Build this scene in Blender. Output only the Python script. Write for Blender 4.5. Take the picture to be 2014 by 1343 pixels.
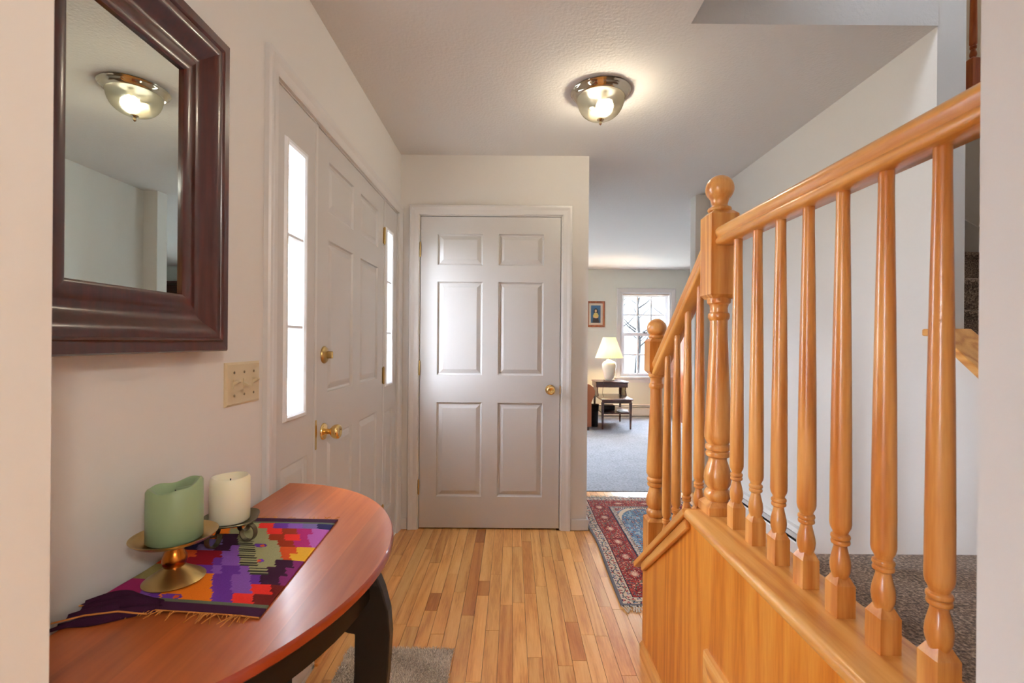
import bpy, bmesh, math, random
from mathutils import Vector, Matrix
R = math.radians
PI = math.pi
random.seed(7)
sc = bpy.context.scene
for o in list(bpy.data.objects):
    bpy.data.objects.remove(o, do_unlink=True)
COL = sc.collection

# ------------------------------------------------------------------ camera
CAMZ = 1.2257
cam_d = bpy.data.cameras.new('camera')
cam_d.sensor_width = 36.0
cam_d.lens = 930.0 / 2014.0 * 36.0
cam_d.clip_start = 0.02
cam_d.clip_end = 200
cam_d.dof.use_dof = True
cam_d.dof.focus_distance = 2.2
cam_d.dof.aperture_fstop = 9.0
cam = bpy.data.objects.new('camera', cam_d)
COL.objects.link(cam)
cam.matrix_world = Matrix.Translation((0, 0, CAMZ)) @ Matrix.Rotation(R(90), 4, 'X') @ Matrix.Rotation(0.0079, 4, 'Z')
sc.camera = cam

# ------------------------------------------------------------------ world, exposure
SKY = 29.0
world = bpy.data.worlds.new('world')
sc.world = world
world.use_nodes = True
bg = world.node_tree.nodes['Background']
bg.inputs[0].default_value = (0.84, 0.87, 1.0, 1)      # even overcast sky
bg.inputs[1].default_value = SKY
sc.view_settings.view_transform = 'Standard'
sc.view_settings.look = 'None'
sc.view_settings.gamma = 1.0
sc.view_settings.exposure = 1.08
sc.view_settings.use_curve_mapping = False
sc.cycles.use_denoising = True
sc.cycles.use_light_tree = False
sc.cycles.adaptive_threshold = 0.12
sc.cycles.max_bounces = 7
sc.cycles.diffuse_bounces = 4
sc.cycles.glossy_bounces = 3
sc.cycles.transparent_max_bounces = 10
sc.cycles.caustics_refractive = False
sc.cycles.caustics_reflective = False
sc.cycles.sample_clamp_indirect = 6.0
LAMP_W = 92.0          # hall ceiling lamp
TABLE_LAMP_W = 60.0    # table lamp far away
REAR_FILL_W = 155.0    # fill lamp added behind the camera


def portal(loc, rot, sx, sy):
    d = bpy.data.lights.new('window_portal', 'AREA')
    d.shape = 'RECTANGLE'
    d.size = sx
    d.size_y = sy
    d.cycles.is_portal = True
    o = bpy.data.objects.new('window_portal', d)
    o.location = loc
    o.rotation_euler = rot
    COL.objects.link(o)


# portals guide the sky's light through each window opening (they emit nothing)
portal((-0.80, 1.600, 1.42), (0, R(-90), 0), 0.90, 0.16)
portal((-0.80, 2.810, 1.42), (0, R(-90), 0), 0.90, 0.16)
portal((2.22, 7.93, 1.36), (R(-90), 0, 0), 0.80, 1.40)
portal((0.0, 7.93, 1.36), (R(-90), 0, 0), 0.80, 1.40)
portal((-2.68, -2.30, 1.40), (0, R(-90), 0), 1.6, 0.6)
portal((-0.86, 5.55, 1.36), (0, R(-90), 0), 1.40, 0.4)
portal((0.56, 1.225, 3.70), (0, R(-90), 0), 0.8, 0.55)

# ------------------------------------------------------------------ mesh helpers


class MB:
    def __init__(self):
        self.v = []
        self.f = []

    def add(self, vs, fs):
        n = len(self.v)
        self.v += [tuple(p) for p in vs]
        self.f += [tuple(i + n for i in q) for q in fs]
        return self

    def box(self, x0, x1, y0, y1, z0, z1):
        vs = [(x0, y0, z0), (x1, y0, z0), (x1, y1, z0), (x0, y1, z0), (x0, y0, z1), (x1, y0, z1), (x1, y1, z1), (x0, y1, z1)]
        fs = [(0, 3, 2, 1), (4, 5, 6, 7), (0, 1, 5, 4), (1, 2, 6, 5), (2, 3, 7, 6), (3, 0, 4, 7)]
        return self.add(vs, fs)

    def frustum(self, x0, x1, y0, y1, z0, X0, X1, Y0, Y1, z1):
        vs = [(x0, y0, z0), (x1, y0, z0), (x1, y1, z0), (x0, y1, z0), (X0, Y0, z1), (X1, Y0, z1), (X1, Y1, z1), (X0, Y1, z1)]
        fs = [(0, 3, 2, 1), (4, 5, 6, 7), (0, 1, 5, 4), (1, 2, 6, 5), (2, 3, 7, 6), (3, 0, 4, 7)]
        return self.add(vs, fs)

    def lathe(self, prof, c=(0, 0, 0), seg=32, axis='z', cap=True, rib=None):
        """prof: list of (radius, height); rib(angle) scales the radius"""
        vs = []
        fs = []
        for (r, h) in prof:
            for i in range(seg):
                a = 2 * PI * i / seg
                rr = r * (rib(i) if rib else 1)
                x, y = rr * math.cos(a), rr * math.sin(a)
                p = {'z': (x, y, h), 'y': (x, h, -y), 'x': (h, x, y)}[axis]
                vs.append((p[0] + c[0], p[1] + c[1], p[2] + c[2]))
        m = len(prof)
        for k in range(m - 1):
            for i in range(seg):
                j = (i + 1) % seg
                fs.append((k * seg + i, k * seg + j, (k + 1) * seg + j, (k + 1) * seg + i))
        if cap:
            fs.append(tuple(reversed(range(seg))))
            fs.append(tuple(range((m - 1) * seg, m * seg)))
        return self.add(vs, fs)

    def prism(self, poly, a0, a1, axis='x'):
        """poly in the plane across the axis; x: (y,z), y: (x,z), z: (x,y)"""
        n = len(poly)

        def P(p, a):
            return {'x': (a, p[0], p[1]), 'y': (p[0], a, p[1]), 'z': (p[0], p[1], a)}[axis]
        vs = [P(p, a0) for p in poly] + [P(p, a1) for p in poly]
        fs = [tuple(range(n))[::-1], tuple(range(n, 2 * n))]
        for i in range(n):
            j = (i + 1) % n
            fs.append((i, j, n + j, n + i))
        return self.add(vs, fs)

    def tube(self, pts, r, seg=8, flat=None):
        """a tube along pts; flat = (half width, half thickness) makes a strap"""
        pts = [Vector(p) for p in pts]
        vs = []
        fs = []
        up = Vector((0, 0, 1))
        n = len(pts)
        last = None
        for k, p in enumerate(pts):
            t = (pts[min(k + 1, n - 1)] - pts[max(k - 1, 0)]).normalized()
            if last is None:
                s = t.cross(up)
                if s.length < 1e-3:
                    s = t.cross(Vector((1, 0, 0)))
                s.normalize()
            else:
                s = (last - t * last.dot(t)).normalized()
            last = s
            u = s.cross(t)
            rr = r[k] if isinstance(r, (list, tuple)) else r
            if flat:
                for (a, b) in ((-1, -1), (1, -1), (1, 1), (-1, 1)):
                    vs.append(p + s * flat[0] * a + u * flat[1] * b)
            else:
                for i in range(seg):
                    a = 2 * PI * i / seg
                    vs.append(p + s * math.cos(a) * rr + u * math.sin(a) * rr)
        sg = 4 if flat else seg
        for k in range(n - 1):
            for i in range(sg):
                j = (i + 1) % sg
                fs.append((k * sg + i, k * sg + j, (k + 1) * sg + j, (k + 1) * sg + i))
        fs.append(tuple(reversed(range(sg))))
        fs.append(tuple(range((n - 1) * sg, n * sg)))
        return self.add(vs, fs)

    def mesh(self, name, mat, smooth=False, angle=40):
        me = bpy.data.meshes.new(name)
        me.from_pydata(self.v, [], self.f)
        bm = bmesh.new()
        bm.from_mesh(me)
        bmesh.ops.recalc_face_normals(bm, faces=bm.faces)
        if smooth:
            for f in bm.faces:
                f.smooth = True
            for e in bm.edges:
                if len(e.link_faces) == 2 and e.calc_face_angle(0) > R(angle):
                    e.smooth = False
        bm.to_mesh(me)
        bm.free()
        if mat:
            me.materials.append(mat)
        return me

    def build(self, name, mat, parent=None, smooth=False, bevel=0, angle=40, seg=2):
        me = self.mesh(name, mat, smooth, angle)
        return put(name, me, parent, bevel, seg)


def put(name, me, parent=None, bevel=0, seg=2):
    o = bpy.data.objects.new(name, me)
    COL.objects.link(o)
    if parent:
        o.parent = parent
    if bevel:
        m = o.modifiers.new('bevel', 'BEVEL')
        m.width = bevel
        m.segments = seg
        m.limit_method = 'ANGLE'
        m.angle_limit = R(50)
        m.harden_normals = False
    return o


def tag(o, label, cat=None, group=None, kind=None):
    o['label'] = label
    if cat:
        o['category'] = cat
    if group:
        o['group'] = group
    if kind:
        o['kind'] = kind
    return o


def thing(name, label, cat, loc=(0, 0, 0), rz=0, group=None, kind=None):
    o = bpy.data.objects.new(name, None)
    COL.objects.link(o)
    o.location = loc
    o.rotation_euler = (0, 0, rz)
    o.empty_display_size = 0.1
    return tag(o, label, cat, group, kind)


def box(name, mat, b, parent=None, bevel=0):
    return MB().box(*b).build(name, mat, parent, bevel=bevel)


def structure(name, mat, boxes, label, bevel=0):
    m = MB()
    for b in boxes:
        m.box(*b)
    o = m.build(name, mat, None, bevel=bevel)
    return tag(o, label, kind='structure')


# ------------------------------------------------------------------ materials
def newmat(name):
    m = bpy.data.materials.new(name)
    m.use_nodes = True
    nt = m.node_tree
    return m, nt, nt.nodes['Principled BSDF']


def node(nt, typ, **kw):
    n = nt.nodes.new(typ)
    for k, v in kw.items():
        setattr(n, k, v)
    return n


def srgb(r, g, b):
    def f(c):
        c /= 255.0
        return c / 12.92 if c <= 0.04045 else ((c + 0.055) / 1.055) ** 2.4
    return (f(r), f(g), f(b), 1)


def plain(name, col, rough=0.5, metal=0.0, coat=0.0, bump=0, bscale=200, spec=None):
    m, nt, p = newmat(name)
    p.inputs['Base Color'].default_value = col
    p.inputs['Roughness'].default_value = rough
    p.inputs['Metallic'].default_value = metal
    p.inputs['Coat Weight'].default_value = coat
    if spec is not None:
        p.inputs['Specular IOR Level'].default_value = spec
    if bump:
        tc = node(nt, 'ShaderNodeNewGeometry')
        no = node(nt, 'ShaderNodeTexNoise')
        no.inputs['Scale'].default_value = bscale
        no.inputs['Detail'].default_value = 4
        nt.links.new(tc.outputs['Position'], no.inputs['Vector'])
        b = node(nt, 'ShaderNodeBump')
        b.inputs['Strength'].default_value = bump
        b.inputs['Distance'].default_value = 0.002
        nt.links.new(no.outputs['Fac'], b.inputs['Height'])
        nt.links.new(b.outputs['Normal'], p.inputs['Normal'])
    return m


def ramp(nt, stops):
    r = node(nt, 'ShaderNodeValToRGB')
    el = r.color_ramp.elements
    while len(el) < len(stops):
        el.new(0.5)
    for e, (pos, c) in zip(el, stops):
        e.position = pos
        e.color = c
    return r


def wood(name, dark, mid, light, axis='z', planks=0, rough=0.28, coat=0.25, coord='object', fine=1.0, rings=9.0, tone=False, ringmix=0.45, scale=1.0):
    m, nt, p = newmat(name)
    L = nt.links.new
    if coord == 'object':
        src = node(nt, 'ShaderNodeTexCoord').outputs['Object']
    else:
        src = node(nt, 'ShaderNodeNewGeometry').outputs['Position']
    oi = node(nt, 'ShaderNodeObjectInfo')
    off = node(nt, 'ShaderNodeVectorMath', operation='SCALE')
    off.inputs[0].default_value = (17.3, 11.1, 23.7)
    L(oi.outputs['Random'], off.inputs['Scale'])
    ad = node(nt, 'ShaderNodeVectorMath', operation='ADD')
    L(src, ad.inputs[0])
    L(off.outputs[0], ad.inputs[1])
    s = {'x': (0.07, 1, 1), 'y': (1, 0.07, 1), 'z': (1, 1, 0.07)}[axis]
    mp = node(nt, 'ShaderNodeMapping')
    mp.inputs['Scale'].default_value = [q * scale for q in s]
    L(ad.outputs[0], mp.inputs['Vector'])
    n1 = node(nt, 'ShaderNodeTexNoise')
    n1.inputs['Scale'].default_value = 150 * fine
    n1.inputs['Detail'].default_value = 2
    n1.inputs['Roughness'].default_value = 0.65
    L(mp.outputs[0], n1.inputs['Vector'])
    n2 = node(nt, 'ShaderNodeTexNoise')
    n2.inputs['Scale'].default_value = 7
    n2.inputs['Detail'].default_value = 1
    L(mp.outputs[0], n2.inputs['Vector'])
    mu = node(nt, 'ShaderNodeMath', operation='MULTIPLY')
    mu.inputs[1].default_value = rings * 6.283
    L(n2.outputs['Fac'], mu.inputs[0])
    si = node(nt, 'ShaderNodeMath', operation='SINE')
    L(mu.outputs[0], si.inputs[0])
    ma = node(nt, 'ShaderNodeMath', operation='MULTIPLY_ADD')
    ma.inputs[1].default_value = 0.5
    ma.inputs[2].default_value = 0.5
    L(si.outputs[0], ma.inputs[0])
    mx = node(nt, 'ShaderNodeMix', data_type='FLOAT')
    mx.inputs[0].default_value = ringmix
    L(n1.outputs['Fac'], mx.inputs[2])
    L(ma.outputs[0], mx.inputs[3])
    n3 = node(nt, 'ShaderNodeTexNoise')
    n3.inputs['Scale'].default_value = 2.2
    L(mp.outputs[0], n3.inputs['Vector'])
    m3 = node(nt, 'ShaderNodeMath', operation='MULTIPLY_ADD')
    m3.inputs[1].default_value = 0.5
    m3.inputs[2].default_value = -0.25
    L(n3.outputs['Fac'], m3.inputs[0])
    a3 = node(nt, 'ShaderNodeMath', operation='ADD')
    L(mx.outputs[0], a3.inputs[0])
    L(m3.outputs[0], a3.inputs[1])
    r = ramp(nt, [(0.18, dark), (0.5, mid), (0.82, light)])
    L(a3.outputs[0], r.inputs['Fac'])
    out = r.outputs['Color']
    if tone:   # each board's own shade of timber
        mt = node(nt, 'ShaderNodeMix', data_type='RGBA', blend_type='MULTIPLY')
        mt.inputs[0].default_value = 1.0
        L(out, mt.inputs[6])
        L(oi.outputs['Color'], mt.inputs[7])
        out = mt.outputs[2]
    if planks:
        sx = node(nt, 'ShaderNodeSeparateXYZ')
        L(src, sx.inputs[0])
        q1 = node(nt, 'ShaderNodeMath', operation='MULTIPLY')
        q1.inputs[1].default_value = planks
        L(sx.outputs[0], q1.inputs[0])
        q2 = node(nt, 'ShaderNodeMath', operation='FLOOR')
        L(q1.outputs[0], q2.inputs[0])
        wn = node(nt, 'ShaderNodeTexWhiteNoise', noise_dimensions='1D')
        L(q2.outputs[0], wn.inputs['W'])
        q3 = node(nt, 'ShaderNodeMath', operation='MULTIPLY_ADD')
        q3.inputs[1].default_value = 0.28
        q3.inputs[2].default_value = 0.86
        L(wn.outputs['Value'], q3.inputs[0])
        q4 = node(nt, 'ShaderNodeVectorMath', operation='SCALE')
        L(out, q4.inputs[0])
        L(q3.outputs[0], q4.inputs['Scale'])
        out = q4.outputs[0]
    L(out, p.inputs['Base Color'])
    p.inputs['Roughness'].default_value = rough
    p.inputs['Coat Weight'].default_value = coat
    p.inputs['Coat Roughness'].default_value = 0.15
    return m


def carpet(name, c1, c2, c3, scale, bump=0.6, dist=0.006, rough=0.95):
    m, nt, p = newmat(name)
    L = nt.links.new
    g = node(nt, 'ShaderNodeNewGeometry')
    n = node(nt, 'ShaderNodeTexNoise')
    n.inputs['Scale'].default_value = scale
    n.inputs['Detail'].default_value = 3
    n.inputs['Roughness'].default_value = 0.7
    L(g.outputs['Position'], n.inputs['Vector'])
    n2 = node(nt, 'ShaderNodeTexNoise')
    n2.inputs['Scale'].default_value = 5
    n2.inputs['Detail'].default_value = 3
    L(g.outputs['Position'], n2.inputs['Vector'])
    mm = node(nt, 'ShaderNodeMath', operation='MULTIPLY_ADD')
    mm.inputs[1].default_value = 0.22
    L(n2.outputs['Fac'], mm.inputs[0])
    L(n.outputs['Fac'], mm.inputs[2])
    r = ramp(nt, [(0.42, c1), (0.6, c2), (0.78, c3)])
    L(mm.outputs[0], r.inputs['Fac'])
    L(r.outputs['Color'], p.inputs['Base Color'])
    p.inputs['Roughness'].default_value = rough
    p.inputs['Sheen Weight'].default_value = 0.2
    p.inputs['Specular IOR Level'].default_value = 0.1
    b = node(nt, 'ShaderNodeBump')
    b.inputs['Strength'].default_value = bump
    b.inputs['Distance'].default_value = dist
    L(n.outputs['Fac'], b.inputs['Height'])
    L(b.outputs['Normal'], p.inputs['Normal'])
    return m


def attr_mat(name, rough=0.9, bump=0.5, bscale=500):
    m, nt, p = newmat(name)
    L = nt.links.new
    a = node(nt, 'ShaderNodeAttribute', attribute_name='Col')
    g = node(nt, 'ShaderNodeNewGeometry')
    n = node(nt, 'ShaderNodeTexNoise')
    n.inputs['Scale'].default_value = bscale
    n.inputs['Detail'].default_value = 2
    L(g.outputs['Position'], n.inputs['Vector'])
    mp = node(nt, 'ShaderNodeMath', operation='MULTIPLY_ADD')
    mp.inputs[1].default_value = 0.7
    mp.inputs[2].default_value = 0.65
    L(n.outputs['Fac'], mp.inputs[0])
    mx = node(nt, 'ShaderNodeVectorMath', operation='SCALE')
    L(a.outputs['Color'], mx.inputs[0])
    L(mp.outputs[0], mx.inputs['Scale'])
    L(mx.outputs[0], p.inputs['Base Color'])
    p.inputs['Roughness'].default_value = rough
    p.inputs['Specular IOR Level'].default_value = 0.15
    b = node(nt, 'ShaderNodeBump')
    b.inputs['Strength'].default_value = bump
    b.inputs['Distance'].default_value = 0.001
    L(n.outputs['Fac'], b.inputs['Height'])
    L(b.outputs['Normal'], p.inputs['Normal'])
    return m


def glass_mat(name, tint=(1, 1, 1, 1), gloss=1.0):
    m, nt, p = newmat(name)
    L = nt.links.new
    nt.nodes.remove(p)
    t = node(nt, 'ShaderNodeBsdfTransparent')
    t.inputs['Color'].default_value = tint
    g = node(nt, 'ShaderNodeBsdfGlossy')
    g.inputs['Roughness'].default_value = 0.02
    # thin pane: Schlick reflectance, the same from both faces
    ge = node(nt, 'ShaderNodeNewGeometry')
    dt = node(nt, 'ShaderNodeVectorMath', operation='DOT_PRODUCT')
    L(ge.outputs['Incoming'], dt.inputs[0])
    L(ge.outputs['Normal'], dt.inputs[1])
    ab = node(nt, 'ShaderNodeMath', operation='ABSOLUTE')
    L(dt.outputs['Value'], ab.inputs[0])
    om = node(nt, 'ShaderNodeMath', operation='SUBTRACT')
    om.inputs[0].default_value = 1.0
    L(ab.outputs[0], om.inputs[1])
    pw = node(nt, 'ShaderNodeMath', operation='POWER')
    pw.inputs[1].default_value = 5.0
    L(om.outputs[0], pw.inputs[0])
    fr = node(nt, 'ShaderNodeMath', operation='MULTIPLY_ADD')
    fr.inputs[1].default_value = 0.96
    fr.inputs[2].default_value = 0.04
    L(pw.outputs[0], fr.inputs[0])
    mx = node(nt, 'ShaderNodeMixShader')
    ml = node(nt, 'ShaderNodeMath', operation='MULTIPLY')
    ml.inputs[1].default_value = gloss
    L(fr.outputs[0], ml.inputs[0])
    L(ml.outputs[0], mx.inputs[0])
    L(t.outputs[0], mx.inputs[1])
    L(g.outputs[0], mx.inputs[2])
    L(mx.outputs[0], nt.nodes['Material Output'].inputs['Surface'])
    return m


M = {}
M['wall'] = plain('wall_paint', (0.78, 0.75, 0.715, 1), 0.6)
M['wall_living'] = plain('living_wall_paint', (0.74, 0.74, 0.66, 1), 0.6)
M['wall_warm'] = M['wall']
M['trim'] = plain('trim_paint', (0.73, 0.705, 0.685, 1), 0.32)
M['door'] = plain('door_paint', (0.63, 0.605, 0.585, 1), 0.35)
M['vinyl'] = plain('white_vinyl', (0.85, 0.86, 0.88, 1), 0.35)
M['ceiling'] = plain('ceiling_texture', (0.76, 0.735, 0.71, 1), 0.85, bump=1.0, bscale=75)
M['oak'] = wood('golden_oak', srgb(200, 120, 50), srgb(222, 150, 74), srgb(236, 172, 96), 'z')
M['oak_y'] = wood('golden_oak_lengthwise', srgb(206, 130, 56), srgb(228, 160, 80), srgb(240, 180, 102), 'y')
M['oak_panel'] = wood('oak_veneer', srgb(196, 104, 26), srgb(224, 138, 46), srgb(236, 160, 66), 'z', scale=0.8, ringmix=0.3, rough=0.33)
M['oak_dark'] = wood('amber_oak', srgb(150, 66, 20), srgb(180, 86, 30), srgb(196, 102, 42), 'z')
M['board'] = wood('floor_board_oak', srgb(208, 136, 68), srgb(236, 172, 98), srgb(246, 190, 116), 'y', coord='world', tone=True, rough=0.3, coat=0.35, rings=7, ringmix=0.3)
M['subfloor'] = plain('subfloor', srgb(92, 52, 26), 0.8)
M['rear_floor'] = wood('rear_floor_oak', srgb(186, 124, 68), srgb(215, 158, 96), srgb(226, 174, 112), 'y', coord='world')
M['cherry'] = wood('cherry_table', srgb(150, 70, 32), srgb(180, 92, 44), srgb(196, 112, 60), 'y', planks=11.5, rough=0.32, coat=0.15, rings=2, ringmix=0.2, scale=0.5, fine=.6)
M['cherry_edge'] = plain('cherry_edge', srgb(140, 48, 18), 0.3, coat=0.4)
M['black'] = plain('black_paint', srgb(13, 8, 5), 0.42, spec=0.3)
M['mahogany'] = wood('mahogany_veneer', srgb(50, 14, 8), srgb(72, 22, 12), srgb(90, 32, 17), 'z', rough=0.32, coat=0.5, rings=1.5, ringmix=0.2, fine=.5)
M['walnut'] = wood('dark_mahogany', srgb(48, 20, 13), srgb(76, 34, 22), srgb(96, 46, 30), 'x', rough=0.3)
M['cabinet'] = wood('cabinet_maple', srgb(120, 58, 24), srgb(150, 78, 36), srgb(168, 94, 48), 'z')
M['silver'] = plain('mirror_silver', (0.80, 0.86, 0.80, 1), 0.012, metal=1.0)
M['brass'] = plain('brass', srgb(232, 200, 134), 0.14, metal=1.0)
M['brass_old'] = plain('aged_brass', srgb(190, 162, 106), 0.33, metal=1.0)
M['copper'] = plain('amber_brass', srgb(178, 104, 40), 0.25, metal=1.0)
M['chrome'] = plain('polished_nickel', srgb(196, 184, 164), 0.1, metal=1.0)
M['bronze'] = plain('verdigris_bronze', srgb(118, 110, 84), 0.42, metal=0.75)
M['ivory'] = plain('ivory_plastic', srgb(214, 196, 160), 0.3)
M['steel'] = plain('screw_steel', srgb(150, 136, 110), 0.35, metal=1.0)
M['dark'] = plain('dark_gap', srgb(28, 26, 26), 0.7)
M['heater'] = plain('heater_enamel', (0.80, 0.78, 0.76, 1), 0.4)
M['fin'] = plain('heater_fin', srgb(120, 122, 126), 0.4, metal=0.8)
M['carpet_brown'] = carpet('brown_carpet', srgb(46, 34, 28), srgb(128, 104, 88), srgb(206, 180, 156), 130)
M['carpet_blue'] = carpet('blue_grey_carpet', srgb(134, 138, 146), srgb(168, 171, 180), srgb(186, 189, 197), 60, bump=0.3)
M['mat_base'] = carpet('mat_backing', srgb(140, 126, 110), srgb(170, 156, 140), srgb(190, 176, 160), 120)
M['glass'] = glass_mat('window_glass', (0.97, 1.0, 1.0, 1))
M['leather'] = plain('brown_leather', srgb(150, 82, 44), 0.35, bump=0.15, bscale=60)
M['porcelain'] = plain('cream_porcelain', srgb(238, 226, 200), 0.2, coat=0.5)
M['bin'] = plain('black_plastic', srgb(26, 24, 24), 0.4)
M['paper'] = plain('paper', srgb(215, 212, 208), 0.7)
M['mount'] = plain('picture_mount', srgb(206, 190, 168), 0.8)
M['pict_blue'] = plain('painted_blue', srgb(48, 84, 112), 0.6, bump=0.3, bscale=40)
M['pict_hair'] = plain('painted_hair', srgb(44, 30, 24), 0.6)
M['pict_skin'] = plain('painted_skin', srgb(206, 160, 120), 0.6)
M['pict_dress'] = plain('painted_dress', srgb(196, 168, 92), 0.6)
M['ground'] = plain('pale_ground', (0.45, 0.46, 0.42, 1), 0.9)
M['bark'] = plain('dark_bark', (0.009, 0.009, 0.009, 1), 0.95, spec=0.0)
M['woods'] = carpet('backdrop_woods', (0.008, 0.0085, 0.008, 1), (0.013, 0.0135, 0.0135, 1), (0.019, 0.0195, 0.020, 1), 3, bump=0)  # near black so the added rise does not burn out in the window
M['plum'] = plain('plum_wool', srgb(56, 24, 46), 0.95, bump=.5, bscale=600, spec=.1)
M['yarn'] = plain('ochre_yarn', srgb(196, 128, 58), 0.9)
M['cream_yarn'] = plain('cream_yarn', srgb(226, 212, 190), 0.9)
M['kilim'] = attr_mat('woven_wool', 0.9, 0.6, 900)
M['persian'] = attr_mat('knotted_wool', 0.92, 0.6, 450)
M['pile'] = attr_mat('mat_pile', 0.95, 0.0, 300)
M['blind'] = plain('blind_fabric', srgb(150, 130, 112), 0.8)


def wax(name, col):
    m, nt, p = newmat(name)
    p.inputs['Base Color'].default_value = col
    p.inputs['Roughness'].default_value = 0.42
    p.inputs['Subsurface Weight'].default_value = 0.4
    p.inputs['Subsurface Radius'].default_value = (0.02, 0.016, 0.01)
    p.inputs['Subsurface Scale'].default_value = 0.6
    return m


M['wax_green'] = wax('green_wax', srgb(150, 170, 132))
M['wax_cream'] = wax('cream_wax', srgb(252, 242, 214))


def shade_mat():
    m, nt, p = newmat('lampshade_cloth')
    L = nt.links.new
    nt.nodes.remove(p)
    d = node(nt, 'ShaderNodeBsdfDiffuse')
    d.inputs['Color'].default_value = srgb(240, 226, 190)
    t = node(nt, 'ShaderNodeBsdfTranslucent')
    t.inputs['Color'].default_value = srgb(250, 232, 190)
    mx = node(nt, 'ShaderNodeMixShader')
    mx.inputs[0].default_value = 0.09
    L(d.outputs[0], mx.inputs[1])
    L(t.outputs[0], mx.inputs[2])
    L(mx.outputs[0], nt.nodes['Material Output'].inputs['Surface'])
    return m


M['shade'] = shade_mat()


def dome_mat(tr_mix=0.02):
    m, nt, p = newmat('ribbed_lamp_glass')
    L = nt.links.new
    nt.nodes.remove(p)
    t = node(nt, 'ShaderNodeBsdfTransparent')
    t.inputs['Color'].default_value = (1.0, 0.97, 0.86, 1)
    tr = node(nt, 'ShaderNodeBsdfTranslucent')
    tr.inputs['Color'].default_value = (1.0, 0.95, 0.78, 1)
    g = node(nt, 'ShaderNodeBsdfGlossy')
    g.inputs['Roughness'].default_value = 0.08
    m1 = node(nt, 'ShaderNodeMixShader')
    m1.inputs[0].default_value = tr_mix
    L(t.outputs[0], m1.inputs[1])
    L(tr.outputs[0], m1.inputs[2])
    rf = node(nt, 'ShaderNodeBsdfRefraction')
    rf.inputs['Roughness'].default_value = 0.5
    rf.inputs['IOR'].default_value = 1.15
    rf.inputs['Color'].default_value = (1.0, 0.96, 0.82, 1)
    m3 = node(nt, 'ShaderNodeMixShader')
    m3.inputs[0].default_value = 0.62
    L(m1.outputs[0], m3.inputs[1])
    L(rf.outputs[0], m3.inputs[2])
    m2 = node(nt, 'ShaderNodeMixShader')
    m2.inputs[0].default_value = 0.08
    L(m3.outputs[0], m2.inputs[1])
    L(g.outputs[0], m2.inputs[2])
    L(m2.outputs[0], nt.nodes['Material Output'].inputs['Surface'])
    return m


M['dome'] = dome_mat()
M['opal'] = dome_mat(0.3)


def bulb_mat(name, col, s):
    m, nt, p = newmat(name)
    p.inputs['Base Color'].default_value = (0.9, 0.9, 0.85, 1)
    p.inputs['Emission Color'].default_value = col
    p.inputs['Emission Strength'].default_value = s
    return m


M['bulb'] = bulb_mat('lit_bulb', (1.0, 0.92, 0.76, 1), 9.0)

# ------------------------------------------------------------------ main dimensions
XL, XR = -0.7315, 1.61          # hall side walls
YC = 3.081                      # closet wall
YL = 3.87                       # opening to the living room
ZC = 2.437
YN0, YN1 = 0.33, 0.455          # near wall the camera looks through
XLL, XLR, YF = -0.76, 4.6, 7.85  # living room
XS0, XS1 = 1.72, 3.00           # upper flight
ZU = 2.92                       # upper floor
G = 0.595                       # balustrade line

# ------------------------------------------------------------------ structure
UN0, UN1, UZ = 1.448, 3.012, 2.035   # front door unit opening
structure('wall_left', M['wall'], [(XL - .15, XL, YN0, UN0, 0, ZC), (XL - .15, XL, UN1, 3.88, 0, ZC), (XL - .15, XL, UN0, UN1, UZ, ZC)],
          'cream painted hall wall carrying the mirror and the front door')
CD0, CD1, CDZ = -0.604, 0.320, 2.043  # closet door opening
structure('wall_back', M['wall'], [(XL, CD0, YC, YC + .12, 0, ZC), (CD1, 0.494, YC, YC + .12, 0, ZC), (CD0, CD1, YC, YC + .12, CDZ, ZC)],
          'cream end wall around the closed six panel closet door')
structure('wall_closet', M['wall'], [(0.374, 0.494, YC + .12, 3.98, 0, ZC), (XLL, 0.374, 3.86, 3.98, 0, ZC)], 'side and rear of the closet beside the living room opening')
structure('wall_right', M['wall'], [(XR, XS0, 1.80, 3.98, 0, 5.0), (XR, XS0, 3.98, 5.1, 2.45, 5.0)], 'tall white wall behind the stair balusters')
structure('wall_pier', M['wall'], [(1.495, XR, YL, 3.98, 0, ZC)], 'short white wall stub beside the living room opening')
structure('wall_front', M['wall'], [(XS0, XLR, 3.90, 3.98, 0, ZC)], 'living room wall behind the upper stairs')
structure('wall_upper_back', M['wall'], [(XS0, 4.5, 5.0, 5.1, 2.45, 5.0)], 'far wall of the upper hall')
hw = MB().prism([(1.30, 0), (1.80, 0), (1.80, 1.265), (1.30, 0.845)], XR, XS0, 'x').build('wall_half', M['wall'])
tag(hw, 'low white half wall between the two stair flights', kind='structure')
# wooden cap on the half wall
cap = MB().prism([(1.27, 0.822), (1.79, 1.259), (1.835, 1.259), (1.835, 1.287), (1.78, 1.287), (1.27, 0.856)], XR - .022, XS0 + .012, 'x').build('cap', M['oak_y'], hw, bevel=.006)
cap['label'] = 'sloping golden oak cap'
structure('wall_near', M['wall'], [(-2.6, -0.443, YN0, YN1, 0, ZC), (0.449, 4.5, YN0, YN1, 0, ZC), (0.449, 4.5, YN0, YN1, ZC, 5), (-0.443, 0.449, YN0, YN1, 2.35, ZC)],
          'cream wall edges framing the opening the hall is seen through')
structure('wall_stairwell', M['wall'], [(0.67, XR, 1.795, 1.90, ZC + .2, 5)], 'grey shaded plaster above the ceiling edge in the stairwell')
structure('wall_upper_left', M['wall'], [(0.57, 0.67, YN1, .95, 2.637, 5), (0.57, 0.67, 1.50, 1.90, 2.637, 5), (0.57, 0.67, .95, 1.50, 2.637, 3.3), (0.57, 0.67, .95, 1.50, 4.1, 5)],
          'upper stairwell wall around the added window')
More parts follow.
